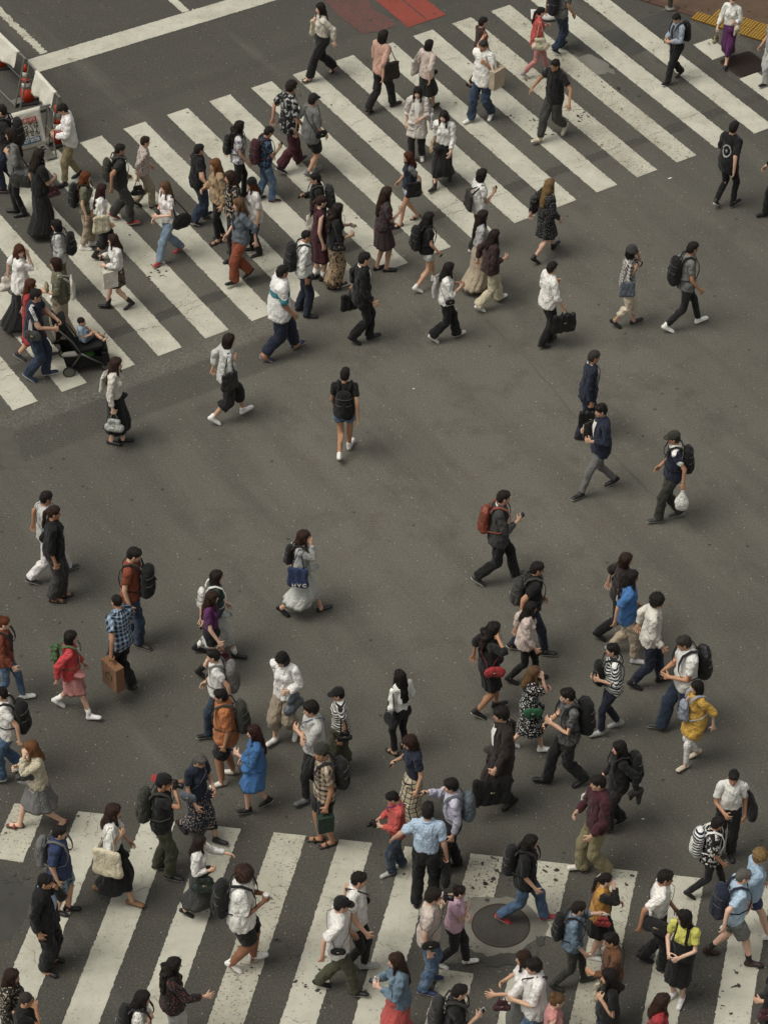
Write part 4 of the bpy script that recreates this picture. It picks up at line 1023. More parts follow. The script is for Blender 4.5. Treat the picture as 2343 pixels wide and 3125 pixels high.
            mb = MB().box((0, 0, 0), sz, None, .004); body = (np.array(mb.v)@rot.T+cc2, mb.f, np.array(mb.v)); m2 = MB().box((0, 0, .0), (sz[0]*.98, sz[1]*.98, sz[2]*.55)); m2.v = [(p[0]+.006, p[1]+.004, p[2]) for p in m2.v]; parts.append(('page_block' if kind == 'book' else 'base', np.array(m2.v)@rot.T+cc2, m2.f, plain('paper_edge', 'b9b3a2', .8), (.5, .5, .45)))
    v, f, rs = body; v = np.asarray(v)*S
    wv = np.stack([toW(p) for p in v]) if len(v) < 4000 else toW(v[0])
    base = np.array((wv[:, 0].mean(), wv[:, 1].mean(), wv[:, 2].min()))
    nm = names[kind]
    fl = f if isinstance(f, np.ndarray) else None
    if fl is not None: me = mesh_np(nm, wv-base, fl, True, rs, [cloth(pat)])
    else:
        me = bpy.data.meshes.new(nm); me.from_pydata([tuple(p) for p in (wv-base)], [], [tuple(int(i) for i in q) for q in f]); me.materials.append(cloth(pat))
        a_ = me.attributes.new('rest', 'FLOAT_VECTOR', 'POINT'); a_.data.foreach_set('vector', np.asarray(rs, np.float32).ravel())
    o = link(nm, me, None, tuple(base)); paint(o, cc, C(c2) if c2 else None)
    tag(o, label or (text+' of person in '+r['desc']), cat or cats[kind], 'things carried by the pedestrians')
    for pn, pv, pf, pm, pc in parts:
        pv = np.stack([toW(p) for p in np.asarray(pv)*S])-base
        if isinstance(pf, np.ndarray): me = mesh_np(pn, pv, pf, True, pv, [pm])
        else:
            me = bpy.data.meshes.new(pn); me.from_pydata([tuple(p) for p in pv], [], [tuple(int(i) for i in q) for q in pf]); me.materials.append(pm); me.polygons.foreach_set('use_smooth', [True]*len(me.polygons))
        c_ = link(pn, me, o); paint(c_, pc)
    return o
# ------------------------------------------------------------------ street frames (from the painted crossings)
O1 = np.array((-5.9763, 36.7843)); A1 = .594725; S1 = -.018564; P1 = .895836
D1 = np.array((math.cos(A1), math.sin(A1))); N1 = np.array((math.cos(A1+math.pi/2+S1), math.sin(A1+math.pi/2+S1)))
O2 = np.array((-4.12095, 27.9432)); A2 = -.12151; S2 = -.085312; P2 = .90384
D2 = np.array((math.cos(A2), math.sin(A2))); N2 = np.array((math.cos(A2+math.pi/2+S2), math.sin(A2+math.pi/2+S2)))
U = lambda k, n: O1+D1*(k*P1)+N1*n
Lw = lambda k, n: O2+D2*(k*P2)+N2*n
def asphalt():
    t = NT('asphalt'); tc = t('TexCoord').outputs['Object']
    sep = t('SeparateXYZ'); t.set(sep.inputs[0], tc); X, Y, _ = sep.outputs
    n1 = t.noise(tc, 75.0, 3, .8); n2 = t.noise(tc, 32.0, 3, .75); big = t.noise(tc, .35, 4, .6); mid = t.noise(tc, 2.2, 5, .62)
    # paler towards the middle of the junction, darker outwards
    dx = t.math('MULTIPLY', t.math('SUBTRACT', X, 1.2), .12); dy = t.math('MULTIPLY', t.math('SUBTRACT', Y, 37.0), .10)
    rr = t.math('SQRT', t.math('ADD', t.math('MULTIPLY', dx, dx), t.math('MULTIPLY', dy, dy)))
    worn = t.mapr(t.math('ADD', rr, t.math('MULTIPLY', t.math('SUBTRACT', big, .5), .5)), .35, 1.25, 1.0, 0.0)
    base = t.mix((.059, .056, .046), (.120, .112, .089), worn)
    # resurfaced bands that run with the upper crossing: a along it, n across it (metres)
    Mi = np.linalg.inv(np.stack([D1, N1], 1)); x0, y0 = O1
    lin2 = lambda r_: t.math('ADD', t.math('ADD', t.math('MULTIPLY', X, float(r_[0])), t.math('MULTIPLY', Y, float(r_[1]))), -float(r_@O1))
    av, nv = lin2(Mi[0]), lin2(Mi[1]); jig = t.math('MULTIPLY', t.math('SUBTRACT', t.noise(tc, 4.0, 4, .7), .5), .16); nj = t.math('ADD', nv, jig)
    def band(n0, n1, a0=-99.0, a1=99.0, soft_=.04):
        m = t.math('MULTIPLY', t.mapr(nj, n0-soft_, n0+soft_), t.mapr(nj, n1-soft_, n1+soft_, 1.0, 0.0)); return t.math('MULTIPLY', m, t.math('MULTIPLY', t.mapr(av, a0-.3, a0+.3), t.mapr(av, a1-1.2, a1+.3, 1.0, 0.0)))
    tv = t('CombineXYZ', {0: t.math('MULTIPLY', av, 1.3), 1: t.math('MULTIPLY', nv, .16)}); trk = t.noise(tv.outputs[0], 1.0, 4, .6)
    base = t.mix(base, (.060, .057, .047), t.mapr(trk, .50, .70, 0, .5)); base = t.mix(base, (.145, .138, .110), t.mapr(trk, .46, .30, 0, .35))
    dark = (.046, .044, .037)
    base = t.mix(base, dark, t.math('MULTIPLY', band(.82, 1.06, soft_=.02), .8)); base = t.mix(base, dark, t.math('MULTIPLY', band(-1.25, -.48, a1=5.5), .55))
    base = t.mix(base, (.19, .18, .148), t.math('MULTIPLY', band(-.46, -.02, a1=6.0, soft_=.12), t.mapr(t.noise(tc, 16.0, 4, .7), .42, .66, 0, .5)))
    base = t.mix(base, dark, t.math('MULTIPLY', band(6.75, 7.05, soft_=.05), .35))
    base = t.mix(base, t.mix(base, (.125, .098, .072), .5), t.mapr(mid, .50, .72, 0, .6))
    base = t.mix(base, (.055, .051, .044), t.mapr(t.noise(tc, 1.1, 5, .7), .50, .72, 0, .55))
    sp = t.math('ADD', t.math('MULTIPLY', n1, .6), t.math('MULTIPLY', n2, .4))
    base = t.mix(base, (.035, .032, .027), t.mapr(sp, .50, .30, 0, .75)); base = t.mix(base, (.34, .315, .255), t.mapr(sp, .52, .74, 0, .65))
    v = t('TexVoronoi', {'Scale': 11.0, 'Randomness': 1.0}); t.set(v.inputs['Vector'], tc)
    chip = t.math('MULTIPLY', t.math('LESS_THAN', v.outputs['Distance'], .09), t.math('GREATER_THAN', t('SeparateColor', {0: v.outputs['Color']}).outputs[0], .62))
    base = t.mix(base, (.42, .40, .35), t.math('MULTIPLY', chip, .75))
    v2 = t('TexVoronoi', {'Scale': 2.6}); t.set(v2.inputs['Vector'], tc)
    gum = t.math('MULTIPLY', t.math('LESS_THAN', v2.outputs['Distance'], .075), t.math('GREATER_THAN', t('SeparateColor', {0: v2.outputs['Color']}).outputs[1], .45))
    base = t.mix(base, (.026, .024, .021), t.math('MULTIPLY', gum, .6))
    t.bump(sp, .6, .01)
    return t.done(base, .92, .25)
def patch_mat(name, c, var=.25):
    t = NT(name); tc = t('TexCoord').outputs['Object']; n1 = t.noise(tc, 170.0, 2, .7); n2 = t.noise(tc, 3.0, 5)
    c = lin(c) if isinstance(c, str) else c
    col_ = t.mix(tuple(x*.6 for x in c), tuple(x*1.5 for x in c), n1); col_ = t.mix(col_, tuple(x*.7 for x in c), t.mapr(n2, .4, .7, 0, .6)); t.bump(n1, .5, .008)
    return t.done(col_, .9, .25)
def paint_mat(name, c, wear=.0, crack=.6):
    t = NT(name); tc = t('TexCoord').outputs['Object']; c = lin(c)
    n = t.noise(tc, 3.0, 5, .65); fine = t.noise(tc, 120.0, 2, .7)
    base = t.mix(tuple(x*.80 for x in c), c, t.mapr(n, .3, .65)); base = t.mix(base, tuple(x*.62 for x in c), t.mapr(fine, .50, .75, 0, .45))
    base = t.mix(base, tuple(x*.5 for x in (c[0]*1.05, c[1], c[2]*.9)), t.mapr(t.noise(tc, .8, 5, .75), .46, .72, 0, .6))
    # hairline cracks
    w = t('VectorMath', {0: tc}, operation='ADD'); wn_ = t('TexNoise', {'Scale': 4.0, 'Detail': 4.0}); t.set(wn_.inputs['Vector'], tc)
    wv = t('VectorMath', {0: wn_.outputs['Color'], 1: (.28, .28, .28)}, operation='MULTIPLY'); t.t.links.new(wv.outputs[0], w.inputs[1])
    v = t('TexVoronoi', {'Scale': 2.1}, feature='DISTANCE_TO_EDGE'); t.set(v.inputs['Vector'], w.outputs[0])
    cr = t.math('MULTIPLY', t.math('LESS_THAN', v.outputs['Distance'], .008), t.math('GREATER_THAN', t.noise(tc, 1.6, 2), .56))
    base = t.mix(base, (.055, .05, .042), t.math('MULTIPLY', cr, crack))
    # flaked spots
    fl = t.math('MULTIPLY', t.math('GREATER_THAN', t.noise(tc, 26.0, 4, .75), .665-wear*.12), t.math('GREATER_THAN', t.noise(tc, 1.1, 3), .52-wear*.3))
    base = t.mix(base, (.062, .058, .048), t.math('MULTIPLY', fl, .9))
    v2 = t('TexVoronoi', {'Scale': 3.3}); t.set(v2.inputs['Vector'], tc)
    gum = t.math('MULTIPLY', t.math('LESS_THAN', v2.outputs['Distance'], .085), t.math('GREATER_THAN', t('SeparateColor', {0: v2.outputs['Color']}).outputs[1], .70))
    base = t.mix(base, (.03, .028, .024), t.math('MULTIPLY', gum, .8))
    t.bump(t.noise(tc, 160.0, 2), .4, .006)
    return t.done(base, .8, .3)
M_ASPH = asphalt(); M_WHITE = paint_mat('road_paint_white', 'bfbcaa', .26, .5); M_WORN = paint_mat('road_paint_worn', 'b9b5a2', .55, .55); M_RED = paint_mat('road_paint_red', '8a4337', .3, .4); M_REDW = paint_mat('road_paint_red_worn', '86423a', 1.75, .5)
M_SOFT = patch_mat('asphalt_smooth', (.088, .082, .068)); M_JOINT = patch_mat('asphalt_joint', (.092, .088, .070)); M_PATCH = patch_mat('asphalt_dark', (.058, .055, .047)); M_PATCHL = patch_mat('asphalt_light', (.17, .16, .132))
# ground sheet
road = MB().add([(-400, -300, 0), (400, -300, 0), (400, 600, 0), (-400, 600, 0)], [(0, 1, 2, 3)]).build('road', M_ASPH)
tag(road, 'grey worn asphalt of the junction', None, None, 'structure')
rg = random.Random(11)
def strip(name, pts_a, pts_b, z, mat, parent=None, jag=.005, step=.032):
    """flat painted strip between two edges, with chipped edges"""
    a0, a1 = np.array(pts_a[0]), np.array(pts_a[1]); b0, b1 = np.array(pts_b[0]), np.array(pts_b[1])
    L = np.linalg.norm(a1-a0); n = max(2, int(L/step)); V = []
    for i in range(n+1):
        t = i/n; p, q = a0+(a1-a0)*t, b0+(b1-b0)*t; u = (q-p)/np.linalg.norm(q-p)
        V.append((*(p+u*rg.gauss(0, jag)), z)); V.append((*((p+q)/2), z)); V.append((*(q+u*rg.gauss(0, jag)), z))
    F = []
    for i in range(n):
        F += [(3*i, 3*i+1, 3*i+4, 3*i+3), (3*i+1, 3*i+2, 3*i+5, 3*i+4)]
    me = bpy.data.meshes.new(name); me.from_pydata(V, [], F); me.materials.append(mat); me.update()
    if me.polygons[0].normal.z < 0: me.flip_normals()
    return link(name, me, parent)
def blob(name, pts, z, mat, parent=None, jag=.03, sub=6):
    P_ = [np.array(p) for p in pts]; V = []
    for i in range(len(P_)):
        for k in range(sub):
            t = k/sub; p = P_[i]*(1-t)+P_[(i+1) % len(P_)]*t; V.append((p[0]+rg.gauss(0, jag), p[1]+rg.gauss(0, jag), z))
    me = bpy.data.meshes.new(name); me.from_pydata(V, [], [tuple(range(len(V)))]); me.materials.append(mat); me.update()
    if me.polygons[0].normal.z < 0: me.flip_normals()
    return link(name, me, parent)
# resurfaced bands beside and across the crossings
tag(blob('asphalt_patch', [ground(0, 920), ground(22, 925), ground(38, 960), ground(62, 1008), ground(20, 1015), ground(-20, 990)], .004, M_SOFT, jag=.015), None, kind='structure')
tag(blob('asphalt_patch', [ground(1560, -20), ground(1230, 95), ground(1300, 160), ground(1470, 60)], .003, M_PATCH, jag=.03), None, kind='structure')
tag(blob('rough_patch', [ground(1215, 125), ground(1290, 118), ground(1330, 160), ground(1245, 155)], .006, M_PATCHL, jag=.05), None, kind='structure')
# long joint in the asphalt running to the right edge
jt = [ground(*p) for p in ((1050, 690), (1095, 735), (1150, 790), (1210, 860), (1280, 940), (1340, 1000), (1400, 1060), (1480, 1120), (1560, 1190), (1680, 1285))]
jt = [jt[i]*(1-t_)+jt[i+1]*t_+np.array((rg.gauss(0, .008), rg.gauss(0, .008))) for i in range(len(jt)-1) for t_ in (0, .2, .4, .6, .8)]
V = []; F = []
for i, p in enumerate(jt):
    w = .006+.005*rg.random(); V += [(p[0]-w, p[1]-w, .0035), (p[0]+w, p[1]+w, .0035)]
    if i: F.append((2*i-2, 2*i-1, 2*i+1, 2*i))
tag(MB().add(V, F).build('asphalt_joint', M_JOINT), None, kind='structure')
# crossings
cw = link('crosswalk', None); tag(cw, 'upper zebra crossing of broad white stripes', None, None, 'structure')
for k in range(-11, 18):
    top = 6.28-.016*(k-5)
    strip('stripe', (U(k, 0), U(k+.10, top)), (U(k+.505, 0), U(k+.60, top)), .008, M_WORN if k in (14, 15) else M_WHITE, cw)
for n0, n1 in ((-.2, 1.62), (2.42, 3.05)):
    strip('stripe', (U(18.0, n0), U(18.02, n1)), (U(18.5, n0), U(18.5, n1)), .008, M_WHITE, cw)
cw2 = link('crosswalk', None); tag(cw2, 'lower zebra crossing at the bottom of the picture', None, None, 'structure')
for k in range(-4, 16):
    if k == 6:
        strip('stripe', (Lw(6, -1.02), Lw(6, 0)), (Lw(6.5, -1.06), Lw(6.5, 0)), .008, M_WORN, cw2); strip('stripe', (Lw(6, -7), Lw(6, -2.1)), (Lw(6.5, -7), Lw(6.5, -2.12)), .008, M_WORN, cw2); continue
    if k == 5:
        strip('stripe', (Lw(5, -7), Lw(5, 0)), (Lw(5.5, -7), Lw(5.5, 0)), .008, M_WHITE, cw2); continue
    if k == 7:
        strip('stripe', (Lw(7, -1.25), Lw(7, 0)), (Lw(7.5, -1.35), Lw(7.5, 0)), .008, M_WORN, cw2); strip('stripe', (Lw(7, -7), Lw(7, -2.05)), (Lw(7.5, -7), Lw(7.5, -2.02)), .008, M_WHITE, cw2); continue
    if k == -1:
        strip('stripe', (Lw(k, -1.02), Lw(k, .02)), (Lw(k+.5, -1.05), Lw(k+.5, .02)), .008, M_WORN, cw2); strip('stripe', (Lw(k, -7), Lw(k, -2.9)), (Lw(k+.5, -7), Lw(k+.5, -2.9)), .008, M_WORN, cw2); continue
    strip('stripe', (Lw(k, -7), Lw(k, 0)), (Lw(k+.5, -7), Lw(k+.5, 0)), .008, M_WORN if k in (3, 8) else M_WHITE, cw2)
tag(blob('asphalt_patch', [Lw(-2.5, -1.0), Lw(-.9, -1.1), Lw(-.1, -1.6), Lw(-.2, -2.4), Lw(-1.4, -2.9), Lw(-2.8, -2.6)], .004, M_PATCH, jag=.03), None, kind='structure')
# short jagged cracks across the stripes of the upper crossing
def crack(p, q, w=.010, z=.0105):
    p, q = np.array(p), np.array(q); V = []; n = 9; u = (q-p)/np.linalg.norm(q-p); m = np.array((-u[1], u[0]))
    for i in range(n+1):
        c = p+(q-p)*i/n+m*rg.gauss(0, .02); ww = w*(.4+rg.random())*(1-abs(2*i/n-1)**4*.7); V += [(*(c-m*ww), z), (*(c+m*ww), z)]
    return MB().add(V, [(2*i, 2*i+1, 2*i+3, 2*i+2) for i in range(n)])
ck = MB()
for k in range(-4, 18):
    for n0 in (.80, 1.02):
        if rg.random() < .6: c = crack(U(k+.02, n0+rg.gauss(0, .04)), U(k+.5, n0+rg.gauss(0, .06)), .005); ck.add(c.v, c.f)
    for _ in range(3):
        if rg.random() < .22: n0 = rg.uniform(1.4, 5.8); c = crack(U(k+.03, n0), U(k+.03+rg.uniform(.2, .45), n0+rg.gauss(0, .12)), .004); ck.add(c.v, c.f)
for k in range(-2, 11):
    for _ in range(2):
        n0 = -rg.uniform(.2, 3.6); c = crack(Lw(k+.02, n0), Lw(k+rg.uniform(.2, .5), n0+rg.gauss(0, .15)), .004); ck.add(c.v, c.f)
o = ck.build('paint_cracks', plain('crack_dirt', '5a5548', .9)); tag(o, 'thin dark cracks across the white stripes', None, None, 'stuff')
wm = MB()
for x, y, n_, w in ((1142, 262, 9, .10), (1160, 272, 6, .08), (1250, 243, 9, .12), (1232, 262, 4, .08), (1262, 252, 5, .08), (340, 590, 16, .10), (1105, 250, 3, .06), (1180, 285, 4, .08), (955, 335, 3, .05), (1335, 195, 6, .09), (1360, 205, 4, .08), (1310, 185, 5, .07), (1045, 1890, 9, .13), (1035, 1915, 8, .13), (1065, 1860, 6, .10), (1090, 1900, 7, .10), (1010, 2045, 6, .10), (1110, 2065, 6, .10), (1150, 2065, 5, .08), (560, 2060, 14, .22), (660, 2130, 18, .28), (700, 2090, 10, .20), (1580, 2120, 10, .18), (1190, 1875, 8, .12), (1330, 1920, 8, .14), (15, 1915, 10, .12), (40, 1905, 6, .10), (560, 1925, 4, .06), (745, 1960, 5, .10), (1540, 2160, 8, .16)):
    for _ in range(n_):
        g = ground(x, y)+np.array((rg.gauss(0, w), rg.gauss(0, w))); k_ = rg.randint(6, 9); r0_ = rg.uniform(.012, .045); a0 = rg.uniform(0, 6.3); st_ = rg.uniform(.3, .9)
        pts = []
        for i in range(k_):
            a = 2*math.pi*i/k_; rr_ = r0_*rg.uniform(.5, 1.3); u_, v_2 = rr_*math.cos(a), rr_*math.sin(a)*st_; pts.append((g[0]+u_*math.cos(a0)-v_2*math.sin(a0), g[1]+u_*math.sin(a0)+v_2*math.cos(a0), .0115))
        wm.add(pts, [tuple(range(k_))])
o = wm.build('worn_paint_spots', M_PATCH); tag(o, 'small dark spots where the stripe paint has flaked off', None, None, 'stuff')
# stop line, lane lines, red paint at the top
tag(strip('stop_line', (U(5.6, 8.80), U(14.0, 8.62)), (U(5.65, 9.30), U(14.0, 9.12)), .008, M_WHITE), None, kind='structure')
tag(strip('lane_line', (U(5.97, 9.34), U(5.90, 15)), (U(6.14, 9.34), U(6.08, 15)), .008, M_WORN, jag=.016), None, kind='structure')
tag(strip('lane_line', (U(9.36, 9.24), U(9.36, 15)), (U(9.54, 9.24), U(9.54, 15)), .008, M_WHITE), None, kind='structure')
tag(strip('red_lane', (U(13.2, 6.47), U(13.25, 13)), (U(13.70, 6.47), U(13.72, 13)), .007, M_RED, jag=.008), None, kind='structure')
tag(strip('red_lane', (U(13.73, 6.47), U(13.75, 13)), (U(14.18, 6.47), U(14.2, 13)), .0075, M_RED, jag=.008), None, kind='structure')
tag(blob('red_lane_worn', [U(12.2, 6.75), U(13.05, 6.60), U(13.1, 9), U(12.2, 9)], .006, M_REDW, jag=.05), None, kind='structure')
tag(blob('red_lane_worn', [U(15.2, 7.0), U(16.6, 6.75), U(16.6, 10), U(15.2, 10)], .006, M_REDW, jag=.05), None, kind='structure')
# pavement with its dropped kerb
M_PAVE = patch_mat('pavement_asphalt', '5b4a3c'); M_KERB = plain('kerb_stone', '4f3b30', .85, .3, 0, .25, 60)
E1 = np.array((math.cos(R(-31)), math.sin(R(-31)))); E2 = np.array((-E1[1], E1[0])); K0 = ground(1440, 18)
pv = lambda a, b: K0+E1*a+E2*b
MB().add([(*pv(-4, .15), .022), (*pv(7, .15), .022), (*pv(7, 9), .03), (*pv(-4, 9), .03), (*pv(-4, .15), -.01), (*pv(7, .15), -.01)], [(0, 1, 2, 3), (4, 5, 1, 0)]).build('pavement', M_PAVE)
tag(bpy.data.objects['pavement'], 'brown grey pavement in the upper right corner', None, None, 'structure')
kb = link('kerb', None); tag(kb, 'dropped kerb of brown stones', None, None, 'structure')
for i in range(18):
    a = -4+i*.6; c = pv(a+.3, .07); MB().box((c[0], c[1], .005), (.588, .15, .05), np.array([[E1[0], E2[0], 0], [E1[1], E2[1], 0], [0, 0, 1]]), .006).build('kerb_stone', M_KERB, kb)
# yellow tactile tiles
M_TAC = plain('tactile_yellow', 'b08a3a', .75, .3, 0, .30, 45); RT2 = np.array([[E1[0], E2[0], 0], [E1[1], E2[1], 0], [0, 0, 1]])
tm = MB().box((0, 0, 0), (.294, .294, .03), None, .004)
for i in range(5):
    for j in range(5): tm.lathe([(.018, .014), (.016, .019), (.009, .021)], 8, (-.116+i*.058, -.116+j*.058, 0))
tmesh = tm.mesh('tactile_tile', plain('tactile_dirty', '6a5122', .85, .2, 0, .3, 45)); tmesh.materials.append(M_TAC); [setattr(p_, 'material_index', 1) for p_ in tmesh.polygons if p_.center.z > .0155]; T0 = ground(1500, 36); tang = math.atan2(E1[1], E1[0])  # flat of each tile darker than its bumps
tp_ = link('tactile_paving', None); tag(tp_, 'strip of bumpy yellow tactile paving tiles', 'paving', None, 'structure')
for i in range(9):
    for j in range(2):
        if i == 0 and j == 1: continue
        c = T0+E1*(i*.30+.12)+E2*(j*.30+.02); o = link('tactile_tile', tmesh, tp_, (c[0], c[1], .022+rg.gauss(0, .001)), tang)
# drain grate and manhole
gr = [np.array(p) for p in ((6.28, 47.82), (6.82, 48.17), (7.05, 47.58), (6.49, 47.29))]; gc = sum(gr)/4; ga = math.atan2(*(gr[1]-gr[0])[::-1])
M_IRON = plain('rusty_iron', '3a2d26', .7, .4, .3, .35, 50); M_PIT_SHADE = plain('drain_pit', '15120f', .9)
grate = link('drain_grate', None, None, (gc[0], gc[1], 0), ga); tag(grate, 'rusty iron drain grate with rounded corners by the pavement', 'drain grate')
import itertools
ol = []
for cx_, cy_, a0 in ((.27, .24, 0), (-.27, .24, 90), (-.27, -.24, 180), (.27, -.24, 270)):
    for k in range(5): a = R(a0+k*22.5); ol.append((cx_+.09*math.cos(a), cy_+.09*math.sin(a)))
n_ = len(ol); MB().add([(x, y, .004) for x, y in ol], [tuple(range(n_))]).build('pit', M_PIT_SHADE, grate)  # flat sheet, its near-black colour stands in for shade below the bars
MB().tube([(x, y, .010) for x, y in ol+ol[:1]], .014, 6).build('frame', M_IRON, grate)
for i in range(13):
    x = -.33+i*.055; hh = .31 if abs(x) < .29 else .27; MB().box((x, 0, .012), (.024, hh*2, .014)).build('bar', M_IRON, grate)
for j in range(9): MB().box((0, -.28+j*.07, .011), (.66, .014, .010)).build('cross_bar', M_IRON, grate)
M_CONC = patch_mat('concrete_ring', (.17, .16, .13)); M_COVER = NT('manhole_iron'); _t = M_COVER; _tc = _t('TexCoord').outputs['Object']
_v = _t('TexVoronoi', {'Scale': 38.0}); _t.set(_v.inputs['Vector'], _tc); _t.bump(_v.outputs['Distance'], .6, .012)
_n = _t.noise(_tc, 5.0, 5); M_COVER = _t.done(_t.mix(_t.mix((.026, .023, .019), (.058, .050, .040), _n), (.10, .088, .07), _t.mapr(_v.outputs['Distance'], .25, .05, 0, .35)), .6, .4)
MC = np.array((1.6430, 25.9954)); MRAD = .363
mh = link('manhole_cover', None, None, (MC[0], MC[1], 0)); tag(mh, 'round dark iron manhole cover set in pale concrete on the crossing', 'manhole cover')
ringpts = []
for k in range(40):
    a = 2*math.pi*k/40; rr_ = .55+.05*math.sin(3*a+1)+.04*math.sin(5*a+2)+rg.gauss(0, .012)
    if .3 < (a % 6.283) < 1.3: rr_ = .52
    ringpts.append((rr_*math.cos(a), rr_*math.sin(a), .0105))
ns = len(ringpts); MB().add(ringpts+[(MRAD*math.cos(2*math.pi*k/40), MRAD*math.sin(2*math.pi*k/40), .0105) for k in range(40)], [(k, (k+1) % 40, 40+(k+1) % 40, 40+k) for k in range(40)]).build('concrete_surround', M_CONC, mh)
MB().lathe([(MRAD, -.02), (MRAD, .012), (MRAD-.006, .014), (.02, .015)], 48).build('cover_plate', M_COVER, mh)
MB().lathe([(MRAD+.028, -.02), (MRAD+.028, .0115), (MRAD+.002, .0118), (MRAD+.002, -.02)], 48).build('frame_ring', M_IRON, mh)
for pts in ([(-.30, -.62), (-.05, -.50), (.22, -.47), (.46, -.52), (.40, -.62), (.1, -.70), (-.2, -.72)], [(.46, -.18), (.58, -.16), (.56, -.34), (.47, -.36)], [(-.62, .12), (-.48, .20), (-.46, .42), (-.66, .36)]):
    blob('tar_patch', [np.array(p) for p in pts], .0125, M_PATCH, mh, .012, 4)
# ------------------------------------------------------------------ barricades, cones, sign base at the upper left and top
def at_height(x, y, z):
    d = F_PX*_fw+(x*DPX-PW/2)*_r2-(y*DPX-PH/2)*_u2; t = (z-CAM_H)/d[2]; return np.array((d[0]*t, d[1]*t, z))
M_ALU = plain('barrier_metal', '7d7b72', .45, .5, .5, .2, 40); M_SHEET = NT('barrier_sheet'); _t = M_SHEET; _tc = _t('TexCoord').outputs['Object']; _n = _t.noise(_tc, 6.0, 4); _t.bump(_t.noise(_tc, 5.0, 3), .8, .06); M_SHEET = _t.done(_t.mix(lin('bdb8a9'), lin('d6d1c2'), _n), .7, .3)
M_TXT = plain('print_black', '1b1a18', .8); M_TRED = plain('print_red', 'a83a30', .8); M_TBLUE = plain('print_blue', '2f5878', .8); M_TWHITE = plain('print_white', 'd5d0c2', .8)
def text_part(body, size, mat, parent, M4, width=None, bold=.0):
    cu = bpy.data.curves.new('lettering', 'FONT'); cu.body = body; cu.size = size; cu.extrude = .001; cu.offset = bold; cu.align_x = 'CENTER'; cu.align_y = 'CENTER'
    to = bpy.data.objects.new('lettering', cu); col.objects.link(to); dg = bpy.context.evaluated_depsgraph_get(); me = bpy.data.meshes.new_from_object(to.evaluated_get(dg)); bpy.data.objects.remove(to)
    v = np.empty(len(me.vertices)*3); me.vertices.foreach_get('co', v); v = v.reshape(-1, 3)
    if width and len(v): v[:, 0] *= width/(np.ptp(v[:, 0])+1e-9)
    v = v@M4[0].T+M4[1]; me.vertices.foreach_set('co', v.ravel()); me.materials.clear(); me.materials.append(mat); me.update()
    return link('lettering', me, parent)
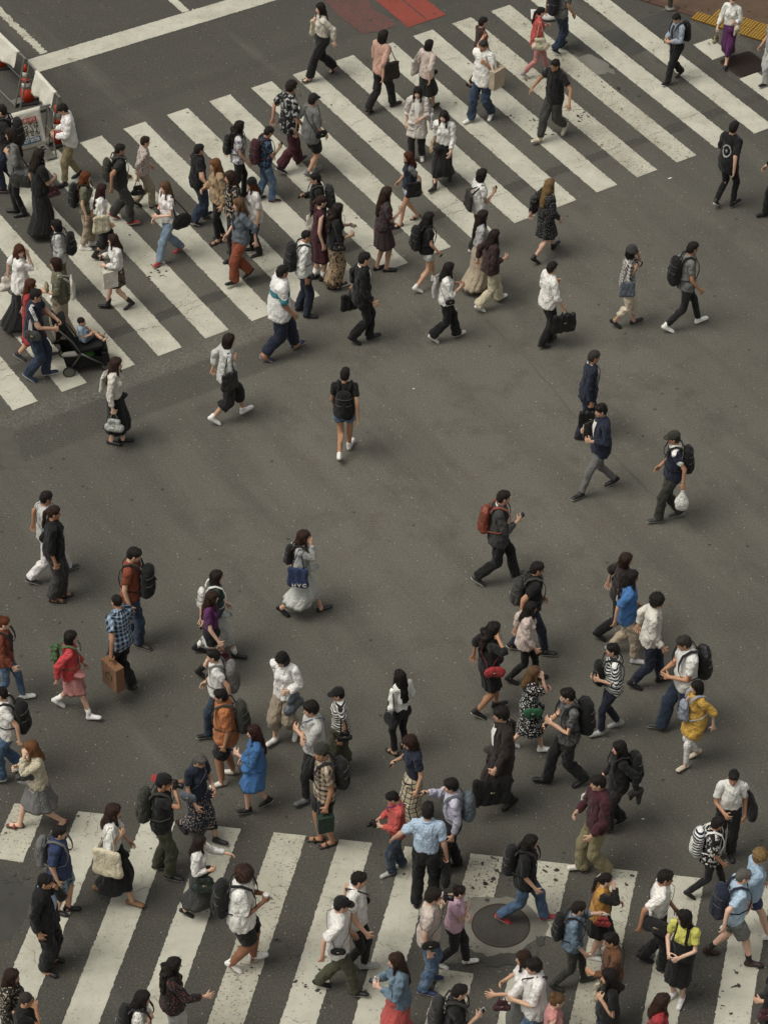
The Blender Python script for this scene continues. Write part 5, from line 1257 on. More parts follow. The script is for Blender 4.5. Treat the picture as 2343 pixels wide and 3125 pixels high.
def barrier(pa, pb, label, sheet_side, s0, s1, drop, text=False):
    """folding barricade between two rail ends (world points at rail height)"""
    c = (pa+pb)/2; u = (pb-pa)[:2]; L = np.linalg.norm(u); u = u/L; ang = math.atan2(u[1], u[0]); z = pa[2]
    root = link('barricade', None, None, (c[0], c[1], 0), ang); tag(root, label, 'barricade', 'folding barricades at the upper left')
    MB().tube([(-L/2, 0, z), (L/2, 0, z)], .020, 10).build('top_rail', M_ALU, root)
    for e in (-1, 1):
        x = e*(L/2-.06)
        for y in (-1, 1): MB().tube([(x, 0, z+.01), (x, .27*y, .02)], .017, 8).build('leg', M_ALU, root)
        MB().tube([(x, -.135, z*.5), (x, .135, z*.5)], .010, 6).build('brace', M_ALU, root)
        pl = MB(); pl.box((x-e*.10, -.13, .055), (.17, .26, .02)); pl.box((x-e*.10, .20, .055), (.17, .10, .02)); pl.box((x-e*.16, .075, .055), (.05, .16, .02)); pl.box((x-e*.04, .075, .055), (.05, .16, .02)); pl.box((x-e*.10, .075, .055), (.07, .03, .019)); pl.build('tread_plate', M_ALU, root)
    for y in (-1, 1): MB().tube([(-L/2+.06, .265*y, .05), (L/2-.06, .265*y, .05)], .015, 8).build('bottom_rail', M_ALU, root)
    n, m = 26, 12; V = []; x0, x1 = -L/2+s0*L, -L/2+s1*L; rr_ = random.Random(L); sl = .27/z
    for j in range(m+1):
        for i in range(n+1):
            s, t = i/n, j/m; wa = .25 if text else 1.0; y = sheet_side*(drop*t*sl+.024+wa*.022*math.sin(s*9+t*2)*t+wa*.016*math.sin(s*23+1+t*3)*t)
            V.append((x0+(x1-x0)*s+.01*math.sin(t*6)*(1 if s < .5 else -1), y, z+.022-drop*t*(1.0 if text else 1.2-.4*s)-(0 if text else .015)*math.sin(s*math.pi)*t))
    F = [(j*(n+1)+i, j*(n+1)+i+1, (j+1)*(n+1)+i+1, (j+1)*(n+1)+i) for j in range(m) for i in range(n)]
    sh = MB().add(V, F).build('sheet', M_SHEET, root, smooth=True); sol = sh.modifiers.new('thick', 'SOLIDIFY'); sol.thickness = .006
    MB().tube([(x0, 0, z), (x1, 0, z)], .027, 10).build('sheet_sleeve', M_SHEET, root)
    if text:
        nrm = np.array((0, sheet_side, 0)); tilt = math.atan(sl); xd = np.array((-sheet_side*1., 0, 0)); dn = np.array((0, sheet_side*math.sin(tilt), -math.cos(tilt))); nn = np.cross(xd, -dn)
        Rm = np.stack([xd, -dn, nn], 1); cx0 = x0+(x1-x0)*.5
        def place(tx, d): return Rm, np.array((cx0+xd[0]*tx, sheet_side*.024, z))+dn*d+nn*.034
        W_ = x1-x0
        def slab(w, h, d, mat, name, tx=0):
            mb = MB().box((0, 0, 0), (w, h, .004)); Rm_, o_ = place(tx, d); mb.v = [tuple(Rm_@np.array(p)+o_) for p in mb.v]; mb.build(name, mat, sh)
        slab(W_*.52, .085, .15, M_TRED, 'printed_band', .06); text_part('あぶないから', .07, M_TWHITE, sh, (Rm, place(.06, .15)[1]+nn*.004), W_*.44, .001)
        text_part('はいっては', .15, M_TXT, sh, place(.03, .27), W_*.66, .003); text_part('いけません', .15, M_TXT, sh, place(.03, .40), W_*.66, .003)
        slab(W_*.66, .10, .53, M_TBLUE, 'printed_band', .03); text_part('DO NOT ENTER', .09, M_TWHITE, sh, (Rm, place(.03, .53)[1]+nn*.004), W_*.60, .002)
    return root
n2d = lambda x, y: (x/DPX, y/DPX)
RH = .98
pA0 = at_height(*n2d(-55, 50), RH); pA1 = at_height(*n2d(80, 180), RH); pB0 = at_height(*n2d(86, 187), RH); pB1 = at_height(*n2d(184, 297), RH); pC0 = at_height(*n2d(-15, 363), RH); pC1 = at_height(*n2d(154, 318), RH)
barrier(pA0, pA1, 'folding barricade with plain white sheet, farthest of the three', -1, .02, .84, .40)
barrier(pB0, pB1, 'folding barricade with plain white sheet between two traffic cones', -1, .27, .87, .38)
barrier(pC0, pC1, 'folding barricade with printed no entry sheet in red, black and blue', -1, .12, .80, .66, True)
def cone_obj(x, y, label, h=.78):
    g = ground(x, y); r = link('traffic_cone', None, None, (g[0], g[1], 0), rg.uniform(0, 1)); tag(r, label, 'traffic cone', 'orange traffic cones')
    mo = plain('cone_orange', 'b83a1c', .55, .4, 0, .15, 8); mw = plain('cone_white', 'b5b0a4', .5, .4); mk = plain('cone_base', '1e1d1b', .8)
    rad = lambda z: .135-.105*z/h
    MB().box((0, 0, .02), (.36, .36, .04), None, .015).build('base', mk, r)
    for a, b, m, nm in ((.04, .30, mo, 'body'), (.30, .42, mw, 'reflective_band'), (.42, .52, mo, 'body'), (.52, .64, mw, 'reflective_band'), (.64, h, mo, 'tip')):
        MB().lathe([(rad(a), a), (rad(b), b)] if b < h else [(rad(a), a), (rad(b)+.004, b-.02), (.012, b)], 20).build(nm, m, r, smooth=True)
cone_obj(*n2d(0, 200), 'orange traffic cone at the far left edge'); cone_obj(*n2d(84, 307), 'orange and white traffic cone behind the plain sheet barricade'); cone_obj(*n2d(178, 432), 'orange traffic cone beside the printed barricade')
g = ground(1183, 35); wb = link('sign_stand', None, None, (g[0], g[1], 0)); tag(wb, 'round white plastic sign base standing on a plate at the top', 'sign stand')
mw = plain('base_white', 'c9c6bd', .4, .5)
MB().lathe([(.20, .03), (.21, .06), (.19, .13), (.12, .16), (.10, .13), (.03, .12)], 28).build('drum', mw, wb, smooth=True); MB().box((-.1, .06, .012), (.46, .36, .02), None, .006).build('plate', mw, wb); MB().lathe([(.022, .1), (.022, .45)], 12).build('socket', plain('barrier_metal', '7d7b72'), wb)
g = ground(1446, 19); po = link('sign_post', None, None, (g[0], g[1], 0)); tag(po, 'pale grey metal post on the pavement at the top edge', 'post')
MB().lathe([(.045, .02), (.042, 3.0)], 16).build('pole', M_ALU, po, smooth=True); MB().lathe([(.10, .02), (.10, .04), (.05, .06)], 16).build('foot_flange', M_ALU, po)
# litter
lf = MB()
for _ in range(150):
    if rg.random() < .75: p = pv(rg.uniform(-3.5, 4), rg.uniform(-1.2, 1.5))
    else: p = U(rg.uniform(8, 18), rg.uniform(0, 6))
    s_, a = rg.uniform(.02, .05), rg.uniform(0, 6.3); z0 = .03+rg.uniform(0, .008)
    e = np.array((math.cos(a), math.sin(a)))*s_; f_ = np.array((-e[1], e[0]))*.45
    lf.add([(*(p-e), z0), (*(p-f_*.9-e*.1), z0+.006), (*(p+e), z0+.01), (*(p+f_*.9-e*.1), z0+.004)], [(0, 1, 2, 3)])
o = lf.build('fallen_leaves', plain('dead_leaf', '5c4026', .8, .3, 0, .5, 9)); tag(o, 'scattered brown dead leaves by the kerb', 'leaves', None, 'stuff')
pm = plain('scrap_white', 'd8d4c8', .8)
for i, (x, y, lb) in enumerate(((1446, 385, 'white paper scrap on the asphalt below the upper stripes'), (1470, 110, 'thin white scrap between two stripes at the upper right'), (480, 238, 'pale scrap on the asphalt above the stripes'), (416, 20, 'pale scrap on the asphalt near the stop line'), (893, 840, 'tiny white scrap alone on the open asphalt'), (1388, 1770, 'tiny white scrap beside the far right pedestrians'))):
    g = ground(x, y); s_ = .07 if i == 0 else .04
    tag(MB().box((0, 0, .008), (s_, s_*.4, .006), None, .002).build('paper_scrap', pm, None, (g[0], g[1], .002), rg.uniform(0, 3)), lb, 'litter')
# ------------------------------------------------------------------ the crowd: head top, two feet (photo positions), heading, look, clothes
BP = 'backpack'
# --- upper crossing, far row
person(692, 3, 659, 178, 732, 154, 207, 'long:k', 'blouse ow lace b', 'wide bk', 'sandal br', 'ds', 'cream lace blouse and wide black trousers', 'striding left, alone at the top', bags=[('tote', 'sR', 'cr', 'cream shoulder tote')], skin='c')
person(832, 63, 787, 250, 843, 227, 40, 'bob:k', 'half sal', 'straight k', 'flat br', 'dd', 'salmon pink top and black trousers', 'walking away', bags=[('tote', 'sR', 'dbr', 'dark brown shoulder bag')])
person(920, 92, 914, 246, 945, 232, 45, 'bob:k', 'half mau', 'skirt:knee k', 'flat k', 'sd', 'beige short sleeved knit top and black skirt', 'walking away', bags=[('tote', 'sL', 'ow', 'off white shoulder tote')])
person(895, 188, 893, 347, 924, 340, 262, 'long:k', 'cardi ow', 'straight k', 'sneak w', 'qd', 'long cream cardigan over white printed tee', 'facing the camera', inner='w', bags=[('tote', 'sL', 'pg', 'pale tote')], skin='c', look=0)
person(961, 237, 932, 413, 970, 381, 246, 'long:d', 'blouse w', 'skirt:midi k', 'boot k', 'dd', 'white blouse, black midi skirt and ankle boots', 'facing the camera on the stripes', bags=[('hand', 'xR', 'tan', 'tan handbag', 1.2)], skin='c')
person(1042, 37, 1011, 197, 1056, 190, 20, 'short:k', 'tank br', 'slim k', 'flat k', 'dd', 'rust sleeveless top', 'half hidden behind the man with a paper bag', bags=[('hand', 'sR', 'orr', 'orange shoulder bag', 1.3)], sex='f')
person(1038, 86, 1021, 264, 1072, 250, 232, 'short:dgy', 'over w', 'straight dj denim jn', 'sneak w', 'sd', 'white tee and blue jeans with grey hair', 'a paper bag at the shoulder', bags=[('paper', 'sL', 'b', 'kraft paper shopping bag', 1.1)], skin='b', fat=.015)
person(1170, 13, 1114, 172, 1188, 152, 18, 'pony:k', 'over cor', 'slim pk', 'sneak lg w', 'xd', 'coral tunic and pink trousers with ponytail', '', bags=[('hand', 'sR', 'cr', 'cream handbag', 1.3)], sex='f', skin='c')
person(1215, -52, 1198, 122, 1219, 104, 42, 'short:k', 'tee g', 'straight dj denim n', 'sneak k w', 'dd', 'grey tee and dark jeans at the top edge', 'head out of frame', bags=[(BP, 'back', 'k', 'black backpack', 1.1), ('phone', 'R', 'k', 'phone in the hand')], skin='b')
person(1199, 125, 1162, 311, 1221, 283, 225, 'short:k', 'shirt bk', 'tapered dg denim dol', 'sneak cr', 'oo', 'black polo shirt and charcoal jeans', 'broad, arms swinging wide', glasses=True, skin='b', fat=.012)
person(1459, 28, 1438, 183, 1473, 164, 215, 'short:k', 'lshirtt sil', 'straight bk', 'leather k', 'qq', 'grey blue shirt with dark tie', 'looking down at a phone', tie='n', bags=[(BP, 'back', 'bk', 'black backpack'), ('phone', 'R', 'k', 'black phone')], pitch=.45)
person(1584, -8, 1560, 147, 1576, 116, 250, 'short:d', 'blouse w', 'skirt:midi:.0 mag', 'flat k', 'xh', 'white blouse and purple pencil skirt', 'at the upper right', bags=[('coat', 'xL', 'cr', 'cream folded jacket', .95, 'plain', None), ('hand', 'hR', 'kh', 'small mustard clutch', .8)], sex='f', skin='c')
person(1668, 40, 1652, 186, 1676, 178, 205, 'short:k', 'shirt lg', 'straight pg', 'leather k', 'dd', 'pale grey shirt and pale trousers at the right edge', 'cut by the frame')
person(1580, 264, 1548, 453, 1590, 446, 48, 'short:k', 'over bk ring lg', 'slim bk', 'sneak k w', 'dd', 'black tee with pale ring print', 'standing alone, seen from behind', sock='w')
person(1682, 290, 1647, 467, 1690, 452, 190, 'short:k', 'long bk', 'straight bk', 'leather k', 'dd', 'all black at the right edge', 'only the legs in frame')
person(625, 175, 604, 378, 658, 357, 36, 'messy:d', 'over bk print lg', 'wide mr', 'sneak k w', 'dd', 'black shirt with white print and maroon trousers', 'seen from behind')
person(680, 204, 653, 390, 680, 374, 42, 'short:k', 'over g', 'shorts bk', 'sneak g w', 'dd', 'grey tee, black shorts and black cap', 'walking away', hat='cap k', bags=[('cross', 'cR', 'bk', 'small black sling bag')])
person(516, 261, 502, 432, 532, 422, 12, 'wavy:k', 'tee w tiedye 6a5a86', 'slim k', 'sneak k', 'dd', 'tie dye tee with long black hair', 'behind the maroon backpack', bags=[(BP, 'back', 'k', 'small black backpack', .85)])
person(582, 273, 557, 432, 590, 436, 18, 'short:k', 'tee n print jn', 'straight jn denim lj', 'sneak mr', 'dp', 'dark blue patterned tee and blue jeans', 'head bent over a phone', bags=[(BP, 'back', 'mr', 'maroon backpack', 1.1), ('phone', 'R', 'g', 'phone')], pitch=.45, glasses=True, skin='b')
# --- upper crossing, left end
person(132, 222, 140, 404, 180, 382, 198, 'short:k', 'sweat w', 'tapered kh', 'leather k', 'qq', 'white sweatshirt and khaki trousers', 'beside the traffic cone', bags=[('book', 'L', 'rd', 'red book under the arm'), ('phone', 'R', 'k', 'phone in both hands')], pitch=.5)
person(4, 227, 2, 416, 42, 404, 185, 'short:k', 'jacket k', 'straight n', 'sneak mr w', 'dd', 'black jacket and white collar at the left edge', '', inner='w', bags=[(BP, 'back', 'k', 'big black backpack', 1.1)])
person(27, 278, 30, 459, 48, 466, 185, 'long:d', 'long g', 'slim bk', 'boot k', 'sd', 'grey green long sleeved top', 'with a huge dark bag', bags=[('duffel', 'sL', 'ch', 'huge black leather bag', 1.15, 'leather')])
person(85, 323, 82, 513, 102, 506, 35, 'mid:d', 'dress bk', 'skirt:maxi:.09 bk', 'sneak w', 'dq', 'long black dress', 'seen from behind', bags=[('hand', 'xR', 'mr', 'dark red and black handbag', .9)])
person(183, 371, 182, 539, 204, 531, 5, 'long:or_', 'tee olv', 'tapered b', 'sneak w', 'dd', 'olive tee with ginger hair', '', bags=[(BP, 'back', 'bk', 'black backpack with badges', 1.05)], skin='c')
person(215, 398, 210, 563, 252, 548, 12, 'long:rd', 'blouse w', 'crop bk', 'boot k', 'dd', 'white blouse and black culottes with dark red hair', '', bags=[('tote', 'sR', 'cr', 'cream canvas tote', 1.05)])
person(250, 312, 250, 476, 297, 486, 8, 'short:k', 'tee ch', 'straight dg', 'sneak rd w', 'dd', 'charcoal tee and red sneakers', '', bags=[(BP, 'back', 'dol', 'dark olive backpack')], skin='b', fat=.012)
person(322, 298, 277, 449, 320, 449, 5, 'pixie:br', 'half mau floral 4a3a4c', 'straight bg2', 'leather k', 'dh', 'speckled purple blouse and beige trousers', '', bags=[('hand', 'hR', 'k', 'small black handbag')], sex='f', lean=.16)
person(356, 388, 342, 573, 397, 541, 222, 'long:lb', 'tee w', 'straight lj denim jn', 'sneak rd w', 'qd', 'white tee, light jeans and red sneakers', '', bags=[('duffel', 'sL', 'bk', 'round black duffel bag', 1.0), ('pouch', 'fR', 'dg', 'dark belt pouch', .8)], skin='c')
person(429, 312, 416, 490, 446, 469, 25, 'short:k', 'tee bk', 'straight dj denim n', 'sneak n w', 'oo', 'black tee and dark jeans', 'broad shouldered, left of the tan blouse', fat=.02)
person(463, 343, 472, 524, 484, 512, 205, 'long:st', 'blouseo tan', 'slim bk', 'sandal k', 'dq', 'loose tan blouse and black trousers', '')
person(511, 370, 490, 566, 500, 541, 205, 'long:br', 'long k print b', 'slim k', 'boot k', 'dd', 'black patterned top with brown hair', 'mostly hidden in the group')
person(540, 387, 548, 534, 568, 559, 198, 'mid:au', 'over w', 'straight k', 'boot k', 'dd', 'white tee and black knit beanie', '', hat='beanie bk')
person(522, 429, 491, 618, 534, 599, 208, 'mid:lb', 'rolled gb', 'wide rust', 'sneak k w', 'dd', 'grey blue shirt and rust wide trousers', '', inner='bk', skin='c')
person(686, 374, 668, 548, 694, 543, 192, 'short:k', 'jacket bk', 'straight bk', 'leather k', 'dp', 'black jacket and glasses', 'behind the ponytail', glasses=True, bags=[(BP, 'back', 'ch', 'dark backpack'), ('phone', 'R', 'k', 'dark phone')])
person(690, 424, 684, 602, 704, 606, 12, 'pony:br', 'tank mr', 'skirt:knee:.05 mr', 'leather k', 'dd', 'maroon pinafore with white sleeves', '', sex='f', sock='w', bags=[('tote', 'sL', 'ow', 'off white tote', .9)], skin='c')
person(728, 440, 717, 623, 732, 616, 10, 'wavy:d', 'half bk', 'skirt:maxi:.02 tan print bk', 'sandal k', 'pq', 'black top and tan patterned maxi skirt', '', bags=[('hand', 'cR', 'k', 'black handbag', .8), ('phone', 'L', 'lg', 'pale phone')])
person(667, 498, 638, 670, 657, 685, 5, 'buzz:k', 'lshirt w', 'straight n', 'leather k', 'dd', 'white shirt and dark trousers with large backpack', '', glasses=True, bags=[(BP, 'back', 'k', 'large black backpack', 1.15), ('phone', 'R', 'k', 'phone')], skin='b')
person(607, 571, 570, 784, 645, 752, 25, 'short:k', 'over w band teal', 'tapered n', 'sneak nb w', 'eF', 'white tee with teal chest band', '', fat=.028, bags=[('bottle', 'L', 'dg', 'drink held to the face')], mask=True, skin='b')
person(791, 546, 749, 742, 797, 736, 8, 'short:k', 'blazer bk', 'straight bk', 'leather k', 'Kd', 'black suit', 'walking right with a briefcase behind', inner='w', bags=[('case', 'hL', 'k', 'black leather briefcase')])
person(494, 720, 456, 919, 531, 894, 20, 'bob:d', 'blouseo pg', 'crop k', 'sneak w', 'ds', 'loose pale grey blouse and black culottes', '', bags=[('tote', 'sR', 'ch', 'black leather shoulder bag', .9, 'leather')])
person(745, 798, 734, 1006, 752, 968, 80, 'short:k', 'tee bk chestlogo pnk', 'mini jn denim lj', 'sneak w', 'dd', 'black tee and denim shorts', 'walking straight away', sex='f', skin='b', bags=[(BP, 'back', 'bk', 'black drawstring backpack', 1.0)])
person(830, 405, 822, 585, 842, 583, 15, 'long:br', 'dress dg plaid mr', 'skirt:short:.05 dg plaid mr', 'heel k', 'dp', 'dark red plaid dress with long brown hair', '', bags=[('paper', 'hL', 'rd', 'red paper carrier bag', .9)])
person(878, 328, 866, 489, 909, 473, 198, 'mid:au', 'tee n raglan g', 'mini lj denim w', 'sandal k', 'dd', 'navy tee with grey sleeves and denim shorts', '', bags=[('tote', 'sL', 'k', 'black shoulder bag', .95)])
person(929, 457, 892, 637, 934, 604, 28, 'long:k', 'tee bk', 'mini pg denim w', 'sneak w', 'dd', 'black tee and pale denim shorts', '', bags=[(BP, 'back', 'bk', 'large black backpack', 1.1), ('phone', 'R', 'mr', 'dark red phone')])
person(1035, 366, 1026, 543, 1046, 535, 22, 'bob:k', 'tee w', 'straight ch', 'sneak w', 'dp', 'white tee with black bob', 'holding up a phone', bags=[('tote', 'bR', 'ch', 'black leather bag on the back', .95, 'leather'), ('phone', 'R', 'dg', 'phone held up')])
person(1037, 455, 1028, 632, 1050, 620, 12, 'long:d', 'halft lg', 'skirt:maxi:.12 b', 'flat ow', 'dd', 'grey top and long beige skirt', 'arm in arm to the right')
person(1069, 495, 1026, 675, 1079, 649, 22, 'mid:d', 'blouseo br', 'flare cr', 'sneak w', 'dx', 'dark brown blouse and cream flared trousers', '')
person(1186, 384, 1143, 577, 1205, 535, 38, 'long:bl', 'ldress bk dots lg', 'skirt:short:.06 bk dots lg', 'leather k', 'dF', 'black dotted dress with long blonde hair', '', bags=[('hand', 'sL', 'mr', 'dark red and black shoulder bag', 1.2)], skin='c')
person(973, 567, 923, 740, 984, 728, 10, 'mid:k', 'half w', 'flare bk', 'sneak ow', 'pp', 'loose white blouse and black flared trousers', '', bags=[('tote', 'bL', 'lg', 'silvery shoulder bag', .9), ('cross', 'cR', 'k', 'small black camera bag', .8)])
person(1188, 567, 1169, 755, 1194, 738, 32, 'short:k', 'rolled w', 'straight bk', 'leather k', 'xh', 'white shirt and black trousers', 'carrying a large black bag, walking away', bags=[('case', 'hR', 'bk', 'large black work bag', 1.15), ('coat', 'xL', 'bk', 'black jacket over the arm')])
person(1365, 532, 1318, 704, 1370, 702, 5, 'bob:k', 'half ow check k', 'capri cr', 'flat k', 'fs', 'checked shirt and dark bucket hat', '', hat='bucket dg', bags=[('tote', 'sR', 'gb', 'denim bag with brown corners', .85)])
person(1493, 519, 1427, 720, 1520, 697, 18, 'short:k', 'tee g', 'slim k', 'sneak w', 'dd', 'grey tee, black jeans and white sneakers', 'long stride at the right', bags=[(BP, 'back', 'bk', 'black backpack', 1.1)], skin='b')
person(1277, 759, 1256, 948, 1284, 938, 5, 'short:dgy', 'blazer n', 'straight n', 'leather br', 'dh', 'dark navy suit with briefcase', 'behind the open navy jacket', inner='w', tie='g', bags=[('case', 'hR', 'bk', 'black document case', 1.0)], skin='b')
person(1301, 867, 1237, 1074, 1332, 1047, 203, 'short:k', 'blazer n', 'slim g', 'sneak k w', 'xx', 'open navy jacket, white tee and grey trousers', '', inner='w', bags=[('laptop', 'R', 'dg', 'laptop held against the chest')])
person(1445, 934, 1429, 1126, 1486, 1121, 186, 'short:dgy', 'shirt n contrast w', 'straight dol', 'sneak dg', 'hd', 'navy polo and olive cap', '', hat='cap dol', bags=[('plastic', 'hL', 'w', 'white plastic shopping bag'), (BP, 'back', 'bk', 'black backpack')], skin='b')
person(1085, 1058, 1024, 1262, 1120, 1253, 8, 'short:d', 'blazer dg', 'straight bk', 'sneak dg w', 'dp', 'grey blazer and black trousers', 'eyes off the phone', inner='w', bags=[(BP, 'back', 'rus2', 'rust leather backpack', .95, 'leather'), ('phone', 'R', 'k', 'phone')])
person(250, 773, 242, 957, 269, 955, -8, 'long:br', 'blouse ow', 'skirt:midi bk', 'heel k', 'dh', 'cream blouse and black flared skirt', 'alone below the stripes', bags=[('hand', 'hR', 'lg', 'pale grey handbag', 1.1), ('tote', 'bL', 'ow', 'off white bag behind', .8)], skin='c')
# --- left, round the stroller
person(67, 527, 22, 715, 52, 702, 15, 'mid:au', 'over w', 'skirt:maxi:.14 bk', 'sandal k', 'df', 'white tee and long black skirt', 'chin on the hand', look=-75, bags=[('hand', 'xL', 'ow', 'white and black handbag', 1.3)], skin='c')
person(128, 475, 116, 642, 142, 634, 182, 'bob:k', 'long pg', 'straight olv', 'sneak w', 'dd', 'pale grey long sleeved top with black bob', 'near the left edge', bags=[(BP, 'back', 'bk', 'slim black backpack', 1.0)])
person(127, 558, 122, 738, 136, 731, 190, 'bob:rd', 'half olv', 'skirt:maxi:.06 bg2', 'leather k', 'qd', 'olive tee and pleated beige skirt', '', bags=[('tote', 'bL', 'ow', 'white tote behind', .95), ('pouch', 'fL', 'kh', 'mustard belt bag', 1.0)])
person(258, 505, 218, 667, 276, 664, 192, 'mid:br', 'blouse w', 'skirt:mini:.02 br floral b', 'boot k', 'qp', 'white blouse, floral mini skirt and black boots', '', bags=[('paper', 'xL', 'ow', 'white paper shopping bag', 1.05), ('phone', 'R', 'k', 'dark wallet')], skin='c')
person(65, 601, 38, 777, 113, 772, 0, 'long:au', 'dress rd', 'skirt:knee rd', 'sneak dg w', 'dd', 'dark red dress with auburn hair', 'behind the stroller pusher')
pusher = person(83, 624, 48, 822, 98, 812, -5, 'short:k', 'tee n side w', 'straight dj denim n', 'sneak nb w', 'uu', 'navy sports tee and jeans', 'pushing the stroller', glasses=True, fat=.012, bags=[('cross', 'cR', 'dg', 'dark green shoulder bag', 1.2)], lean=.18)
# --- middle left
person(100, 1058, 61, 1263, 153, 1232, 14, 'short:k', 'shirt pg', 'straight w', 'sneak dg w', 'dd', 'pale striped shirt and white trousers', '', glasses=True, bags=[('cross', 'cR', 'bk', 'flat black messenger bag', 1.4)], skin='b')
person(115, 1095, 117, 1299, 135, 1290, 5, 'pony:br', 'half bk', 'wide dg', 'sandal br', 'dh', 'black top and dark grey wide trousers', 'in front of the white trousers', sex='f', bags=[('tote', 'sL', 'teal', 'teal cloth bag', .9)], skin='b', fat=.01)
person(274, 1177, 286, 1388, 319, 1394, -12, 'short:k', 'tee rust', 'straight dj denim jn', 'sneak dbr', 'pd', 'rust tee and jeans', 'reading a phone', bags=[(BP, 'front', 'bk', 'black backpack slung in front', 1.1), ('phone', 'L', 'k', 'black phone')], pitch=.35)
person(256, 1287, 239, 1480, 286, 1501, 138, 'buzz:k', 'shirt n plaid sky', 'straight bk', 'leather k', 'hd', 'blue plaid shirt and black trousers', 'walking away', bags=[('paper', 'hL', 'tn', 'brown paper bag with green print', 1.2)], skin='b')
person(657, 1143, 598, 1329, 697, 1322, 0, 'long:br', 'long lg', 'skirt:midi:.115 pg', 'flat k', 'df', 'grey top and billowing pale grey skirt', '', bags=[('tote', 'sR', 'nb', 'blue tote lettered HVC', 1.0), (BP, 'back', 'k', 'small black backpack', .75), ('phone', 'R', 'rd', 'red phone')])
person(467, 1230, 421, 1410, 515, 1421, 0, 'bob:d', 'half dgn', 'skirt:midi:.06 pg lace lg', 'leather k', 'Fd', 'dark teal top and long white skirt', '', sock='w', bags=[(BP, 'back', 'w', 'small white backpack', .75), ('phone', 'R', 'k', 'phone')], skin='c')
person(458, 1279, 427, 1469, 490, 1442, 0, 'long:br', 'teet pur', 'mini bk', 'boot k', 'dh', 'purple tee and black shorts', '', bags=[('hand', 'hR', 'mr', 'maroon handbag', 1.2)], skin='c')
person(11, 1332, -25, 1520, 53, 1510, 0, 'bun:or_', 'jacket rust', 'slim jn denim lj', 'sneak w', 'dd', 'rust jacket and ripped jeans with ginger bun', '', sex='f', inner='k', skin='c', bags=[(BP, 'back', 'k', 'black backpack', .9)])
person(163, 1363, 105, 1526, 185, 1557, -6, 'bob:k', 'jacket rb sheen', 'skirt:short:.03 pk', 'sneak w', 'dd', 'bright red jacket and pink skirt', '', sock='w', inner='w', bags=[('plush', 'back', '4a6b3c', 'green knobbly plush backpack', .9, 'mottle', '2c4424')], skin='c')
person(10, 1486, -12, 1690, 42, 1668, 186, 'short:k', 'tee w', 'straight jn denim nb', 'sneak w', 'dq', 'white tee and blue jeans at the left edge', '', mask=True, bags=[(BP, 'back', 'bk', 'big black backpack', 1.15)])
person(79, 1598, 24, 1789, 128, 1786, 196, 'mid:st', 'sweat cr', 'skirt:short:.12 g', 'sandal rust', 'fx', 'cream sweater and grey pleated skirt', 'hand at the chin', bags=[('hand', 'xL', 'dg', 'grey handbag', .9)], skin='c')
person(462, 1405, 443, 1595, 502, 1582, 188, 'short:k', 'tee w', 'straight dj denim n', 'sneak k w', 'dd', 'white tee with two tone grey backpack', '', bags=[(BP, 'back', 'g', 'grey backpack with black panel', 1.15)])
person(471, 1491, 486, 1699, 514, 1671, 188, 'short:k', 'over orr', 'shorts k', 'sneak ow', 'dd', 'orange tee and black shorts', '', bags=[(BP, 'back', 'dol', 'dark green backpack', 1.1)], fat=.015, skin='b')
person(550, 1569, 527, 1758, 581, 1743, 190, 'long:rd', 'ldress blu', 'skirt:short:.05 blu', 'sneak k w', 'pd', 'bright blue dress', '', bags=[('phone', 'L', 'k', 'phone')], skin='c')
person(608, 1406, 591, 1607, 643, 1584, 240, 'bob:k', 'sweat w', 'crop bg2', 'sneak w', 'xd', 'white sweater and wide beige trousers', '', bags=[('hand', 'xL', 'gb', 'steel blue handbag', 1.25)], skin='c', pitch=.4)
person(690, 1516, 640, 1735, 694, 1716, 202, 'messy:k', 'half pg', 'slim k', 'leather g', 'cc', 'pale grey tee with folded arms', '', bags=[('cross', 'cR', 'gb', 'blue sling bag', .9)])
person(728, 1488, 731, 1674, 747, 1656, 190, 'short:k', 'tee k stripe w', 'skirt:midi:.04 ol', 'sneak k w', 'dd', 'black and white striped tee and olive skirt', '', hat='cap bk', sex='f', bags=[('hand', 'sL', 'k', 'black shoulder bag', .8)])
person(695, 1611, 688, 1822, 714, 1820, 190, 'buzz:d', 'shirt b plaid dbr', 'shorts bk', 'sandal dbr', 'dd', 'beige plaid shirt and black shorts', 'olive cap', hat='beanie dol', bags=[(BP, 'back', 'k', 'black backpack with grey trim', 1.0), ('paper', 'hL', '24382a', 'dark green carrier bag', .75)], skin='b')
person(357, 1674, 336, 1876, 367, 1898, -5, 'short:k', 'tee bk', 'straight ol', 'sneak k w', 'tt', 'black tee and red and black cap', 'taking a photograph', hat='cap_back bk rd', bags=[('camera', 'eR', 'bk', 'black camera raised to the eye'), (BP, 'back', 'dol', 'olive backpack', 1.05)], skin='b')
person(436, 1624, 381, 1788, 468, 1823, -35, 'pixie:g', 'tee n', 'skirt:midi:.08 n floral b', 'leather k', 'qd', 'navy tee and flowered skirt with short grey hair', '', sex='f', glasses=True, bags=[('cross', 'cR', 'gb', 'denim shoulder bag', 1.1)], pitch=.35)
